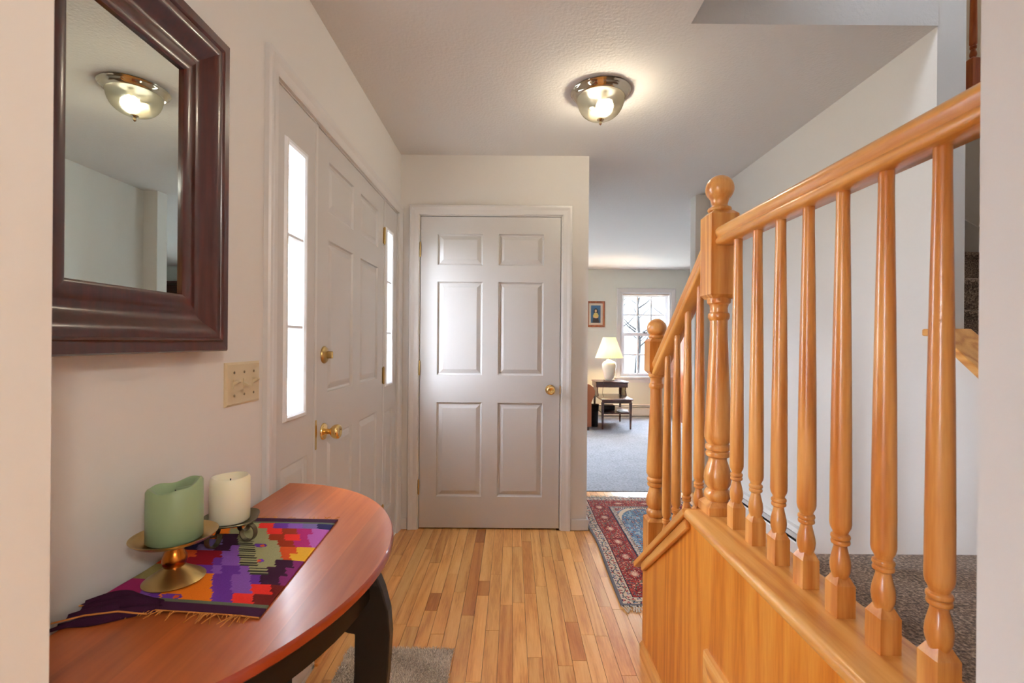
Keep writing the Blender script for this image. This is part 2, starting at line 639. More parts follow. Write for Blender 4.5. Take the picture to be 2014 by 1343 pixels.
structure('wall_stair_side', M['wall'], [(XS1, XS1 + .11, YN1, 3.90, 0, ZU - .01), (XS1, XS1 + .11, 3.90, 5.0, 2.63, ZU - .01)], 'dim wall along the far side of the upper flight')
structure('wall_upper_right', M['wall'], [(4.4, 4.5, YN1, 5.0, ZU, 5)], 'upper hall wall seen behind the dark baluster')
LW = M['wall_living']
structure('wall_living', LW, [(XLL, -0.42, YF, YF + .15, 0, ZC), (0.42, 1.80, YF, YF + .15, 0, ZC), (2.64, XLR, YF, YF + .15, 0, ZC),
                              (-0.42, 0.42, YF, YF + .15, 0, .66), (-0.42, .42, YF, YF + .15, 2.06, ZC), (1.80, 2.64, YF, YF + .15, 0, .66), (1.80, 2.64, YF, YF + .15, 2.06, ZC)],
          'pale sage living room wall with the window')
structure('wall_living_left', LW, [(XLL - .12, XLL, 3.88, 5.35, 0, ZC), (XLL - .12, XLL, 5.75, YF, 0, ZC), (XLL - .12, XLL, 5.35, 5.75, 0, .66), (XLL - .12, XLL, 5.35, 5.75, 2.06, ZC)],
          'pale sage living room wall on the front door side')
structure('wall_living_right', LW, [(XLR, XLR + .12, 3.88, YF, 0, ZC)], 'pale sage living room wall on the stair side')
structure('wall_rear', M['wall'], [(-2.6, 2.6, -3.5, -3.4, 0, ZC), (2.6, 2.7, -3.5, YN0, 0, ZC),
                                   (-2.7, -2.6, -3.5, -2.6, 0, ZC), (-2.7, -2.6, -2.0, YN0, 0, ZC), (-2.7, -2.6, -2.6, -2.0, 0, .6), (-2.7, -2.6, -2.6, -2.0, 2.2, ZC)],
          'cream walls of the room the camera stands in')
structure('ceiling', M['ceiling'], [(XL, 0.67, YN1, 1.795, ZC, ZC + .2), (XL, XR, 1.795, YC, ZC, ZC + .2), (XL, XR, YC, YL, ZC, ZC + .2), (XLL, XLR, YL, YF + .1, ZC, ZC + .19),
                                    (-2.7, 2.7, -3.5, YN1, ZC, ZC + .15)],
          'stippled white ceiling with the round lamp')
structure('ceiling_upper', M['ceiling'], [(0.5, 4.6, YN0, 5.2, 5.0, 5.1)], 'white ceiling high above the stairwell')
structure('floor_upper', M['carpet_brown'], [(XS1 + .11, 4.4, YN1, 5.0, 2.65, ZU)], 'brown carpeted upper hall floor')
structure('floor_living', M['carpet_blue'], [(XLL, XLR, 3.885, YF, -.1, 0.004)], 'blue grey carpet of the living room')
structure('floor_rear', M['rear_floor'], [(-2.7, 2.7, -3.5, 0.42, -.1, 0)], 'oak floor of the room the camera stands in')
structure('ground', M['ground'], [(-40, XL - .2, -40, 40, -.5, -.4), (XL - .2, 40, 8.1, 40, -.5, -.4), (XL - .2, 40, -40, -3.6, -.5, -.4)], 'pale open ground outside the windows')

# strip oak floor, board by board
fl = structure('floor', M['subfloor'], [(XL, XR, 0.42, 3.885, -.1, -.012), (XL, .374, YC + .06, 3.86, -.012, -.001)], 'strip oak hall floor with mixed light and dark boards')
bm_ = MB().box(0, 1, 0, 1, 0, 1).mesh('board', M['board'])
BW = 0.0572
rng = random.Random(11)
forced = [(-0.195, 2.114, 2.88, (0.72, 0.55, 0.44)), (-0.195, 2.88, 3.078, (0.56, 0.40, 0.30)), (0.27, 1.82, 2.07, (0.74, 0.56, 0.44)),
          (-0.13, 2.28, 2.42, (.74, .58, .46)), (-.35, 2.15, 2.30, (.72, .55, .42)), (0.0, 1.40, 2.20, (.88, .78, .70)), (0.05, 1.45, 2.22, (1.08, 1.06, 1.02)), (0.10, 2.3, 2.9, (.86, .74, .64))]
x = XL
while x < XR - 0.002:
    x1 = min(x + BW, XR)
    xc = (x + x1) / 2
    yend = YC - 0.004 if xc < 0.49 else 3.880
    if CD0 < xc < CD1:
        yend = YC + 0.03
    ystart = 0.42 if xc < 0.53 else 1.45
    cuts = [ystart]
    tones = []
    fs = [q for q in forced if x <= q[0] < x1]
    y = ystart
    first = True
    while y < yend - 0.01:
        nxt = None
        for q in fs:
            if abs(q[1] - y) < 1e-6:
                nxt = (min(q[2], yend), q[3])
        if nxt is None:
            ln = rng.uniform(0.28, 1.0) * (rng.random() if first else 1.0) + (0.12 if first else 0)
            e = y + ln
            ahead = [q[1] for q in fs if q[1] > y + 1e-6]
            if ahead and e > min(ahead) - 0.12:
                e = min(ahead)
            if yend - e < 0.14:
                e = yend
            t = rng.choice([1.0, 1.0, 1.04, 0.96, 0.92, 1.08, 0.86, 0.97])
            w = rng.uniform(-0.05, 0.05)
            col = (t, t * (0.985 + w), t * (0.96 + 2 * w))
            nxt = (min(e, yend), col)
        first = False
        e, col = nxt
        o = put('board', bm_, fl)
        o.location = (x + 0.0007, y + 0.0007, -0.012 - rng.random() * 0.0003)
        o.scale = (x1 - x - 0.0014, e - y - 0.0013, 0.012)
        o.color = (*col, 1)
        y = e
    x = x1

# ------------------------------------------------------------------ trim
BBH = 0.075


def baseboard(name, label, boxes):
    m = MB()
    for b in boxes:
        m.box(*b)
    return tag(m.build(name, M['trim'], None, bevel=.006), label, kind='structure')


baseboard('baseboard_left', 'white baseboard under the console table', [(XL, XL + .014, YN1, 1.385, 0, BBH)])
baseboard('baseboard_back', 'short white baseboard pieces beside the closet door casing', [(XL, -.674, YC - .013, YC, 0, BBH), (.390, .507, YC - .013, YC, 0, BBH), (.494, .507, YC, 3.87, 0, BBH)])
baseboard('baseboard_right', 'white baseboard at the foot of the stair wall', [(XR - .012, XR, 1.95, 2.35, 0, .1), (1.483, 1.495, YL, 3.98, 0, .1)])

# casing profile: (distance from inner edge, height off the wall)
CAS = [(0, 0), (0, .010), (.006, .013), (.030, .015), (.048, .020), (.060, .020), (.064, .014), (.064, 0)]


def frame_sides(inner, prof, P, sides=(0, 1, 2, 3)):
    """mitred mouldings round a rectangle inner=(u0,u1,v0,v1); P maps (u,v,h) to space; returns one MB per side"""
    u0, u1, v0, v1 = inner
    cs = [((u0, v0), (-1, -1)), ((u1, v0), (1, -1)), ((u1, v1), (1, 1)), ((u0, v1), (-1, 1))]
    out = []
    for s in sides:
        m = MB()
        a, b = cs[s], cs[(s + 1) % 4]
        n = len(prof)
        vs = []
        for c in (a, b):
            for (d, h) in prof:
                vs.append(P(c[0][0] + c[1][0] * d, c[0][1] + c[1][1] * d, h))
        fs = [tuple(range(n)), tuple(range(n, 2 * n))[::-1]]
        for i in range(n):
            j = (i + 1) % n
            fs.append((i, j, n + j, n + i))
        m.add(vs, fs)
        out.append(m)
    return out


def three_casing(name, label, inner, P):
    t = thing(name, label, None, kind='structure')
    u0, u1, v0, v1 = inner
    # legs run down to the floor: the lower corners are cut square
    n = len(CAS)
    for s in (1, 2, 3):
        m = frame_sides(inner, CAS, P, (s,))[0]
        if s != 2:
            lo = range(0, n) if s == 1 else range(n, 2 * n)
            for i in lo:
                k = i % n
                d, h = CAS[k]
                m.v[i] = P((u1 + d) if s == 1 else (u0 - d), v0, h)
        m.build('casing', M['trim'], t)
    return t


three_casing('trim_1', 'white moulded casing round the front door and its sidelights', (UN0 + .004, UN1 - .004, 0, UZ), lambda u, v, h: (XL + h, u, v))
three_casing('trim_2', 'white moulded casing round the closet door', (CD0 - .004, CD1 + .004, 0, CDZ + .004), lambda u, v, h: (u, YC - h, v))

# ------------------------------------------------------------------ six panel doors
PANELS_V = [(2.031 - 1.828, 2.031 - 1.215), (2.031 - 1.036, 2.031 - 0.429), (2.031 - 0.320, 2.031 - 0.117)]


def panel_mesh(w, h):
    rings = [(0, 0), (.004, .009), (.012, .012), (.036, .003), (.038, .0025)]
    vs = []
    fs = []
    for (d, dep) in rings:
        vs += [(d, dep, d), (w - d, dep, d), (w - d, dep, h - d), (d, dep, h - d)]
    for k in range(len(rings) - 1):
        for i in range(4):
            j = (i + 1) % 4
            fs.append((4 * k + i, 4 * k + j, 4 * k + 4 + j, 4 * k + 4 + i))
    b = 4 * (len(rings) - 1)
    fs.append((b, b + 1, b + 2, b + 3))
    # a back so the panel is solid
    n = len(vs)
    vs += [(0, .030, 0), (w, .030, 0), (w, .030, h), (0, .030, h)]
    fs.append((n + 3, n + 2, n + 1, n))
    for i in range(4):
        j = (i + 1) % 4
        fs.append((i, n + i, n + j, j))
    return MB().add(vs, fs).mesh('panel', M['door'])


def six_panel_door(t, W, H):
    sw = 0.11
    mw = 0.103
    pw = (W - 2 * sw - mw) / 2
    xs = [(sw, sw + pw), (sw + pw + mw, W - sw)]
    m = MB()
    m.box(0, sw, 0, .04, 0, H).box(W - sw, W, 0, .04, 0, H).box(sw + pw, sw + pw + mw, 0, .04, 0, H)
    zb = [0] + [z for p in PANELS_V for z in p] + [H]
    for (a, b) in xs:
        for i in range(0, len(zb), 2):
            m.box(a, b, 0, .04, zb[i], zb[i + 1])
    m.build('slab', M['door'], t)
    for (z0, z1) in PANELS_V:
        me = panel_mesh(pw, z1 - z0)
        for (a, b) in xs:
            o = put('panel', me, t)
            o.location = (a, 0, z0)


def hinge(t, x, z, mat):
    """knuckle and leaf on a door edge"""
    m = MB()
    for k in range(5):
        m.lathe([(.0055, z - .045 + k * .018 + .0006), (.0055, z - .045 + (k + 1) * .018 - .0006)], (x, -.006, 0), 12)
    m.lathe([(.003, z - .050), (.0045, z - .047), (.0045, z + .047), (.003, z + .050)], (x, -.006, 0), 10)
    m.box(x - .016, x + .003, -.0012, .002, z - .045, z + .045)
    return m.build('hinge', mat, t, smooth=True)


def knob(t, x, z, mat, name='doorknob'):
    m = MB().lathe([(.033, 0), (.033, -.003), (.030, -.007), (.020, -.009), (.013, -.012)], (x, 0, z), 32, 'y')
    rs = m.build('rosette', mat, t, smooth=True)
    prof = [(.011, -.010), (.011, -.026), (.014, -.030), (.022, -.036), (.027, -.045), (.0285, -.055), (.027, -.062), (.022, -.066), (.016, -.066), (.012, -.063), (.004, -.062)]
    MB().lathe(prof, (x, 0, z), 32, 'y').build('knob', mat, rs, smooth=True)


# closet door
d2 = thing('door_2', 'white six panel closet door with brass knob on its right edge', None, (-0.5985, YC + .001, .010), 0, kind='structure')
six_panel_door(d2, 0.9115, 2.026)
for z in (1.81, 1.04, .265):
    hinge(d2, -.003, z, M['brass_old'])
knob(d2, 0.850, 0.903, M['brass'])
box('latch_plate', M['brass_old'], (.9115, .917, -.003, .012, .876, .930), d2)
structure('trim_3', M['trim'], [(CD0, -.6025, YC, YC + .12, 0, CDZ), (.3170, CD1, YC, YC + .12, 0, CDZ), (CD0, CD1, YC, YC + .12, 2.040, CDZ), (CD0, CD1, YC + .05, YC + .06, 0, .012)],
          'white jamb inside the closet door opening')

# front door unit, facing into the hall (+X): local x runs along +Y
FD0 = 1.778
d1 = thing('door_1', 'white six panel front door with brass deadbolt and knob', None, (XL - .004, FD0, .022), R(90), kind='structure')
six_panel_door(d1, 0.914, 2.005)
for z in (1.80, 1.005, .22):
    hinge(d1, .917, z, M['brass_old'])
knob(d1, 0.072, 0.846, M['brass'])
dbt = MB().lathe([(.034, 0), (.034, -.004), (.029, -.010), (.014, -.013)], (.072, 0, 1.146), 28, 'y').build('deadbolt', M['brass_old'], d1, smooth=True)
MB().box(.067, .077, -.036, -.010, 1.132, 1.160).build('thumb_turn', M['brass_old'], dbt, bevel=.004)
box('sweep', M['dark'], (0, .914, .002, .03, -.014, 0.0), d1)
# unit frame: jambs, mullions, head, threshold
MU = [(UN0, 1.462), (1.757, FD0 - .003), (FD0 + .917, 2.712), (2.998, UN1)]
uf = structure('trim_4', M['trim'], [(XL - .075, XL - .001, a, b, .0, UZ) for a, b in MU] + [(XL - .075, XL - .001, UN0, UN1, 2.030, UZ), (XL - .15, XL - .001, UN0, FD0 - .003, -.1, .012), (XL - .15, XL - .001, FD0 + .917, UN1, -.1, .012)],
               'white frame posts between the front door and its sidelights')
box('strike_plate', M['brass'], (XL - .002, XL + .001, 1.764, 1.777, .815, .925), uf)
th = MB().box(XL - .15, XL + .012, FD0 - .003, FD0 + .917, -.1, .010).build('threshold', M['oak_y'], uf, bevel=.004)


def sidelight(name, y0, y1, g0, g1, label):
    """tall narrow sash: three panes over one raised panel"""
    W = y1 - y0
    t = thing(name, label, None, (XL - .004, y0, .012), R(90), kind='structure')
    a, b = g0 - y0, g1 - y0
    z0, z1 = .955, 1.862
    p0, p1 = .21, .80
    H = 2.016
    pa, pb = max(a - .02, .03), min(b + .03, W - .03)
    m = MB()
    m.box(0, a, 0, .04, p1, H).box(b, W, 0, .04, p1, H).box(a, b, 0, .04, p1, z0).box(a, b, 0, .04, z1, H)
    m.box(0, pa, 0, .04, 0, p1).box(pb, W, 0, .04, 0, p1).box(pa, pb, 0, .04, 0, p0)
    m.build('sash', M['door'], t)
    o = put('panel', panel_mesh(pb - pa, p1 - p0), t)
    o.location = (pa, 0, p0)
    prof = [(-.012, -.024), (-.012, .004), (-.004, .009), (.006, .008), (.010, 0), (.0, -.024)]
    for s in frame_sides((a, b, z0, z1), prof, lambda u, v, h: (u, -h, v)):
        s.build('glazing_bead', M['vinyl'], t)
    hh = (z1 - z0) / 3
    for k in (1, 2):
        MB().prism([(.006, z0 + hh * k - .010), (.030, z0 + hh * k - .010), (.030, z0 + hh * k + .010), (.006, z0 + hh * k + .010), (0.000, z0 + hh * k + .004), (0, z0 + hh * k - .004)], a + .008, b - .008, 'x').build('muntin', M['vinyl'], t)
    for k in range(3):
        box('pane', M['glass'], (a + .004, b - .004, .020, .024, z0 + hh * k + .004, z0 + hh * (k + 1) - .004), t)
    return t


sidelight('window_1', 1.463, 1.756, 1.528, 1.672, 'narrow sidelight window beside the light switch plate, nearer the table')
sidelight('window_2', 2.713, 2.997, 2.745, 2.885, 'narrow sidelight window beside the closet corner, hinge side of the front door')

# living room window, six over six
def sash_window(name, x0, x1, z0, z1, label, P, seen=True):
    """P maps (u across, d depth into the wall, z)"""
    t = thing(name, label, None, kind='structure')

    def B(nm, mat, u0, u1, d0, d1, a, b, par=t, bevel=0):
        p, q = P(u0, d0, a), P(u1, d1, b)
        return box(nm, mat, (min(p[0], q[0]), max(p[0], q[0]), min(p[1], q[1]), max(p[1], q[1]), a, b), par, bevel)
    for s in frame_sides((x0, x1, z0, z1), [(0, 0), (0, .012), (.058, .018), (.066, .014), (.066, 0)], lambda u, v, h: P(u, -h, v), (1, 2, 3)):
        s.build('casing', M['trim'], t)
    B('sill', M['trim'], x0 - .10, x1 + .10, -.05, .06, z0 - .03, z0, bevel=.004)
    B('apron', M['trim'], x0 - .06, x1 + .06, -.014, 0, z0 - .10, z0 - .03)
    for (u0, u1, a, b) in ((x0, x0 + .03, z0, z1), (x1 - .03, x1, z0, z1), (x0 + .03, x1 - .03, z1 - .03, z1)):
        B('jamb', M['vinyl'], u0, u1, 0, .14, a, b)
    zm = (z0 + z1) / 2
    for k, (a, b, d) in enumerate(((z0, zm + .02, .05), (zm - .02, z1 - .03, .095))):
        u0, u1 = x0 + .03, x1 - .03
        m = MB()
        for (c, e, f, g) in ((u0, u0 + .045, a, b), (u1 - .045, u1, a, b), (u0 + .045, u1 - .045, a, a + .05), (u0 + .045, u1 - .045, b - .045, b)):
            p, q = P(c, d, f), P(e, d + .035, g)
            m.box(min(p[0], q[0]), max(p[0], q[0]), min(p[1], q[1]), max(p[1], q[1]), f, g)
        sash = m.build('sash', M['vinyl'], t)
        gu0, gu1, ga, gb = u0 + .045, u1 - .045, a + .05, b - .045
        cw, ch = (gu1 - gu0) / 3, (gb - ga) / 2
        if seen:
            for i in (1, 2):
                B('muntin', M['vinyl'], gu0 + cw * i - .012, gu0 + cw * i + .012, d + .006, d + .030, ga, gb, sash)
            B('muntin', M['vinyl'], gu0, gu1, d + .007, d + .029, ga + ch - .012, ga + ch + .012, sash)
            for i in range(3):
                for j in range(2):
                    B('pane', M['glass'], gu0 + cw * i, gu0 + cw * (i + 1), d + .016, d + .020, ga + ch * j, ga + ch * (j + 1), sash)
        else:
            B('pane', M['glass'], gu0, gu1, d + .016, d + .020, ga, gb, sash)
    if seen:
        B('latch', M['chrome'], (x0 + x1) / 2 - .03, (x0 + x1) / 2 + .03, .035, .055, zm + .02, zm + .035)
    return t


w3 = sash_window('window_3', 1.80, 2.64, .66, 2.06, 'white double hung living room window with small panes', lambda u, d, z: (u, YF + d, z))
MB().lathe([(.022, 1.83), (.022, 2.61)], (0, YF + .03, 2.03), 16, 'x').build('roller_blind', M['blind'], w3, smooth=True)
sash_window('fill_window_4', -.42, .42, .66, 2.06, 'white double hung window added for light, hidden behind the closet corner', lambda u, d, z: (u, YF + d, z), False)  # added out of sight to bring more daylight into the living room
sash_window('window_5', -2.6, -2.0, .6, 2.2, 'wide window in the near room, on the front door side', lambda u, d, z: (-2.6 - d, u, z), False)
sash_window('fill_window_6', 5.35, 5.75, .66, 2.06, 'unseen living room side window added for light behind the closet', lambda u, d, z: (XLL - d, u, z), False)  # extra opening, never in view, brightens the living room carpet and ceiling
sash_window('fill_window_7', .95, 1.50, 3.3, 4.1, 'unseen window added above the landing to light the stairwell', lambda u, d, z: (.67 - d * .7, u, z), False)  # added opening that lights the plaster above the ceiling edge

# low dark rise added to mask the bright sky in the window, with bare trees
hl = []
hf = []
rg = random.Random(21)
for i in range(41):
    x = -30 + 80 * i / 40
    for (yy, zz) in ((20, -.4), (24, 2.2 + rg.random()), (28, 4.2 + rg.random() * 1.0), (34, -.4)):
        hl.append((x, yy, zz))
for i in range(40):
    for k in range(3):
        hf.append((i * 4 + k, i * 4 + k + 1, i * 4 + k + 5, i * 4 + k + 4))
tag(MB().add(hl, hf).build('backdrop_hill', M['woods'], None, smooth=True), 'low wooded rise added far behind the living room window to mask the sky', kind='structure')
for i, (tx, ty, hh, r) in enumerate(((3.9, 18.2, 5.0, .07), (5.0, 19.0, 5.2, .10), (5.7, 17.5, 5.0, .06), (6.3, 19.3, 5.4, .09), (4.5, 17.2, 4.6, .05))):
    t = thing('bare_tree', ['slim bare trunk outside the living room window, nearest the lamp', 'stout bare tree outside, behind the middle window panes', 'slender bare tree outside the window, beside the stout one',
                            'tall bare tree outside, behind the far edge of the window', 'thin bare sapling outside the living room window'][i], 'tree', (tx, ty, -.4), group='bare trees outside')
    rg = random.Random(i)
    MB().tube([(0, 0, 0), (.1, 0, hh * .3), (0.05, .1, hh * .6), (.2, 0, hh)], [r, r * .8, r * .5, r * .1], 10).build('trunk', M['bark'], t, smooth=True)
    for k in range(14):
        z = hh * rg.uniform(.25, .85)
        a = rg.uniform(0, 2 * PI)
        l = rg.uniform(.4, 1.1)
        MB().tube([(.06, .03, z), (.06 + math.cos(a) * l * .5, math.sin(a) * l * .5, z + l * .35), (.06 + math.cos(a) * l, math.sin(a) * l, z + l * .9)], [r * .35, r * .22, r * .06], 6).build('branch', M['bark'], t, smooth=True)

# ------------------------------------------------------------------ heaters
def heater(name, label, L0, L1, P):
    t = thing(name, label, 'heater')
    body = [(0, .012), (0, .200), (.018, .200), (.030, .188), (.012, .188), (.012, .012)]

    def pr(nm, poly, mat, a, b):
        n = len(poly)
        vs = [P(a, d, z) for d, z in poly] + [P(b, d, z) for d, z in poly]
        fs = [tuple(range(n))[::-1], tuple(range(n, 2 * n))] + [(i, (i + 1) % n, n + (i + 1) % n, n + i) for i in range(n)]
        return MB().add(vs, fs).build(nm, mat, t)
    pr('back_panel', [(0, .012), (0, .205), (.030, .205), (.050, .190), (.048, .186), (.030, .199), (.006, .199), (.006, .012)], M['heater'], L0, L1)
    pr('front_panel', [(.060, .020), (.060, .140), (.054, .146), (.050, .142), (.054, .020)], M['heater'], L0, L1)
    pr('damper', [(.030, .166), (.052, .158), (.053, .163), (.031, .171)], M['heater'], L0, L1)
    pr('fin_core', [(.008, .05), (.008, .13), (.046, .13), (.046, .05)], M['dark'], L0 + .02, L1 - .02)
    pr('end_cap', [(0, .010), (0, .207), (.034, .207), (.063, .186), (.063, .010)], M['heater'], L0 - .05, L0)
    return t


heater('baseboard_heater', 'white baseboard heater with dark slots along the stair wall', 2.56, 3.40, lambda l, d, z: (XR - d, l, z))
heater('baseboard_heater', 'white baseboard heater under the living room window', 0.30, 3.8, lambda l, d, z: (l, YF - d, z))

# ------------------------------------------------------------------ stairs
LZ = 0.60
ls = thing('lower_stairs', 'brown carpeted steps and landing behind the oak balusters', 'staircase')


def nosed(y_edge, y_back, z, x0, x1, par, nm, thick=.05):
    """carpeted tread whose edge at y_edge is rounded"""
    s = 1 if y_edge > y_back else -1
    poly = [(y_back, z - thick), (y_back, z)]
    for k in range(7):
        a = PI / 2 - k * PI / 6
        poly.append((y_edge - s * .025 + s * .025 * math.cos(a), z - .025 + .025 * math.sin(a)))
    return MB().prism(poly, x0, x1, 'x').build(nm, M['carpet_brown'], par, smooth=True)


nosed(1.43, YN1 + .003, LZ, .658, XR - .003, ls, 'landing')
box('landing', M['carpet_brown'], (XR - .003, XS1 - .003, YN1 + .003, 1.297, LZ - .05, LZ), ls)
box('landing', M['carpet_brown'], (XS0 + .003, XS1 - .003, 1.297, 1.76, LZ - .05, LZ), ls)
for k, (a, b, z) in enumerate(((1.42, 1.68, .40), (1.67, 1.93, .20))):
    nosed(b, a - .03, z, .66, XR - .003, ls, 'tread')
    box('riser', M['carpet_brown'], (.66, XR - .003, a - .03, a - .012, z, z + .16), ls)
box('riser', M['carpet_brown'], (.66, XR - .003, 1.895, 1.91, .0, .16), ls)
us = thing('upper_stairs', 'dark brown carpeted flight rising behind the white half wall', 'staircase')
for k in range(1, 12):
    y = 1.75 + .25 * (k - 1)
    z = LZ + .203 * k
    box('riser', M['carpet_brown'], (XS0 + .003, XS1 - .003, y, y + .02, z - .203 if k > 1 else LZ, z - .04), us)
    nosed(y - .022, y + .27, z, XS0 + .003, XS1 - .003, us, 'tread', .045)
MB().prism([(1.45, .62), (1.45, .71), (3.88, 2.66), (3.88, 2.35)], XS1 - .018, XS1 - .004, 'x').build('skirt_board', M['trim'], us)

# ------------------------------------------------------------------ oak side of the stairs
CAPZ = 0.74
SL = 0.754
YB = 1.386


def slope_z(y):
    return CAPZ - SL * (y - YB)


sp = thing('stair_panelling', 'golden oak panelled side of the stairs below the balusters', 'panelling')
PX = 0.525
MB().prism([(YN1, 0), (1.855, 0), (1.855, slope_z(1.855) - .03), (YB, CAPZ - .03), (YN1, CAPZ - .03)], PX, PX + .02, 'x').build('side_panel', M['oak_panel'], sp)
MB().box(PX, .655, 1.855, 1.872, 0, slope_z(1.872) - .03).build('end_strip', M['oak_panel'], sp)
# level cap with a rounded nosing
prof = [(.503 + .014 - .014 * math.cos(a), CAPZ - .014 + .014 * math.sin(a)) for a in [R(-90 + 20 * k) for k in range(10)]]
capm = MB().prism([(.655, CAPZ - .028)] + prof + [(.655, CAPZ)], YN1, YB, 'y')
capm.build('level_cap', M['oak_y'], sp, smooth=True)
ang = math.atan(SL)


def sloped(name, mat, x0, x1, y0, y1, below_top, below_bot, bevel=.003):
    """a board lying along the stair slope; local y runs down the slope"""
    L_ = (y1 - y0) / math.cos(ang)
    o = MB().box(x0, x1, 0, L_, -below_bot, -below_top).build(name, mat, sp, bevel=bevel)
    o.location = (0, y0, slope_z(y0))
    o.rotation_euler = (-ang, 0, 0)
    return o


sloped('sloped_cap', M['oak_y'], .500, .655, YB - .004, 1.925, 0, .020)
sloped('cove_moulding', M['oak_y'], .509, .526, YB + .02, 1.868, .020, .050, .006)
MB().prism([(PX, 0), (PX - .014, 0), (PX - .014, .048), (PX - .006, .058), (PX, .058)], YN1, 1.855, 'y').build('base_moulding', M['oak_y'], sp)
box('inner_wall', M['oak_panel'], (.632, .655, YN1, YB, .0, CAPZ - .028), sp)

ah = thing('access_hatch', 'small oak framed hatch low on the stair side', 'hatch', (PX, 0, 0))
for m_ in frame_sides((.55, 1.205, .125, .362), [(0, .0), (0, .010), (.012, .016), (.040, .016), (.050, .010), (.052, 0)], lambda u, v, h: (-h, u, v)):
    m_.build('moulding', M['oak_y'], ah)
box('hatch_panel', M['oak_panel'], (-.006, -.0005, .55, 1.205, .125, .362), ah)

# ------------------------------------------------------------------ balustrade
rl = thing('stair_railing', 'golden oak stair railing with ball topped newels and turned balusters', 'railing')


def turned(seg=20, s=1.0, total=.765, bs=None):
    """one turned baluster: square foot, vase, rings, long taper"""
    w = .0165 * (bs or s)
    m = MB().box(-w, w, -w, w, 0, .056)
    m.frustum(-w, w, -w, w, .056, -.010 * s, .010 * s, -.010 * s, .010 * s, .070)
    if bs:
        m.box(-w, w, -w, w, -.14, 0)
    p = [(.011, .060), (.0125, .068), (.0155, .078), (.0165, .088), (.0155, .099), (.0125, .112), (.0105, .121), (.0105, .124), (.0145, .127), (.0152, .130), (.0145, .133), (.0125, .1345),
         (.0150, .1365), (.0157, .1395), (.0150, .1425), (.0118, .145), (.0125, .149), (.0160, .156), (.0172, .163), (.0172, .170), (.0168, .25), (.0155, .40), (.0135, .55), (.0115, .68), (.0108, .72), (.0108, total + .012)]
    m.lathe([(r * s, z) for r, z in p], (0, 0, 0), seg)
    return m


bal_me = turned().mesh('baluster', M['oak'], True, 35)
for i in range(7):
    o = put('baluster', bal_me, rl)
    o.location = (G, 1.2475 - .0987 * i, CAPZ)
for y in (1.806, 1.703, 1.600, 1.497):
    o = put('baluster', bal_me, rl)
    o.location = (G, y, slope_z(y) - .014)

# handrail profile (x, z) about its underside centre
RP = [(-.022, 0), (.022, 0), (.026, .004), (.0285, .011), (.026, .017), (.0235, .020), (.0255, .024), (.029, .032), (.0285, .041), (.022, .049), (.010, .053),
      (-.010, .053), (-.022, .049), (-.0285, .041), (-.029, .032), (-.0255, .024), (-.0235, .020), (-.026, .017), (-.0285, .011), (-.026, .004)]
RZ = 1.500
MB().prism(RP, YN1, 1.325, 'y').build('handrail', M['oak_y'], rl, smooth=True, angle=50).location = (G, 0, RZ)
rk = MB().prism(RP, 0, .505 / math.cos(ang), 'y').build('handrail', M['oak_y'], rl, smooth=True, angle=50)
rk.location = (G, 1.40, 1.514 - .053 / math.cos(ang) + SL * .037)
rk.rotation_euler = (-ang, 0, 0)


def newel(loc, zt, zb, foot, zball):
    """zt/zb: top block top and bottom; foot: top of the base block; heights above loc"""
    W = .039
    n = thing_like('newel_post', rl, loc)
    def block(nm, a, b):
        o = MB().box(-W, W, -W, W, a + .012, b - .012).frustum(-W, W, -W, W, b - .012, -W + .012, W - .012, -W + .012, W - .012, b).frustum(-W + .010, W - .010, -W + .010, W - .010, a, -W, W, -W, W, a + .012)
        return o
    m = block('b', zb, zt)
    m.box(-W, W, -W, W, 0, foot - .012).frustum(-W, W, -W, W, foot - .012, -W + .012, W - .012, -W + .012, W - .012, foot)
    # turned shaft between foot and top block
    h = zb - foot
    p = [(.024, -.004), (.033, .006), (.036, .014), (.036, .022), (.031, .030), (.027, .034), (.0345, .046), (.0375, .062), (.036, .080), (.030, .100), (.0245, .116), (.0245, .122), (.032, .127),
         (.0335, .133), (.032, .139), (.028, .142), (.033, .146), (.0345, .152), (.033, .158), (.0285, .162), (.032, .168), (.0365, .178), (.0368, .190)]
    p2 = [(.0240, -.105), (.0240, -.062), (.0285, -.056), (.0295, -.049), (.0285, -.042), (.0245, -.038), (.0235, -.026), (.026, -.016), (.031, -.012), (.032, -.006), (.032, .004)]
    k = min(1.0, h / .55)
    prof = [(r, foot + z * k) for r, z in p] + [(r, zb + z * k) for r, z in p2]
    m.lathe(prof, (0, 0, 0), 32)
    m.build('newel_shaft', M['oak'], n, smooth=True, angle=35)
    bp = [(.020, zt - .003), (.031, zt + .002), (.033, zt + .007), (.031, zt + .012), (.024, zt + .015), (.021, zt + .021)]
    rb = .039
    zc = zball - rb
    for i in range(1, 15):
        a = -PI / 2 + .52 + (PI - .52) * i / 14
        bp.append((max(rb * math.cos(a), .0006), zc + rb * math.sin(a)))
    MB().lathe(bp, (0, 0, 0), 32).build('ball_finial', M['oak'], n, smooth=True, angle=45)
    return n


def thing_like(nm, par, loc):
    o = bpy.data.objects.new(nm, None)
    COL.objects.link(o)
    o.parent = par
    o.location = loc
    o.empty_display_size = .05
    return o


newel((G, 1.362, CAPZ), .862, .612, .035, .968)
newel((G, 1.945, 0), 1.243, 1.098, .512, 1.324)

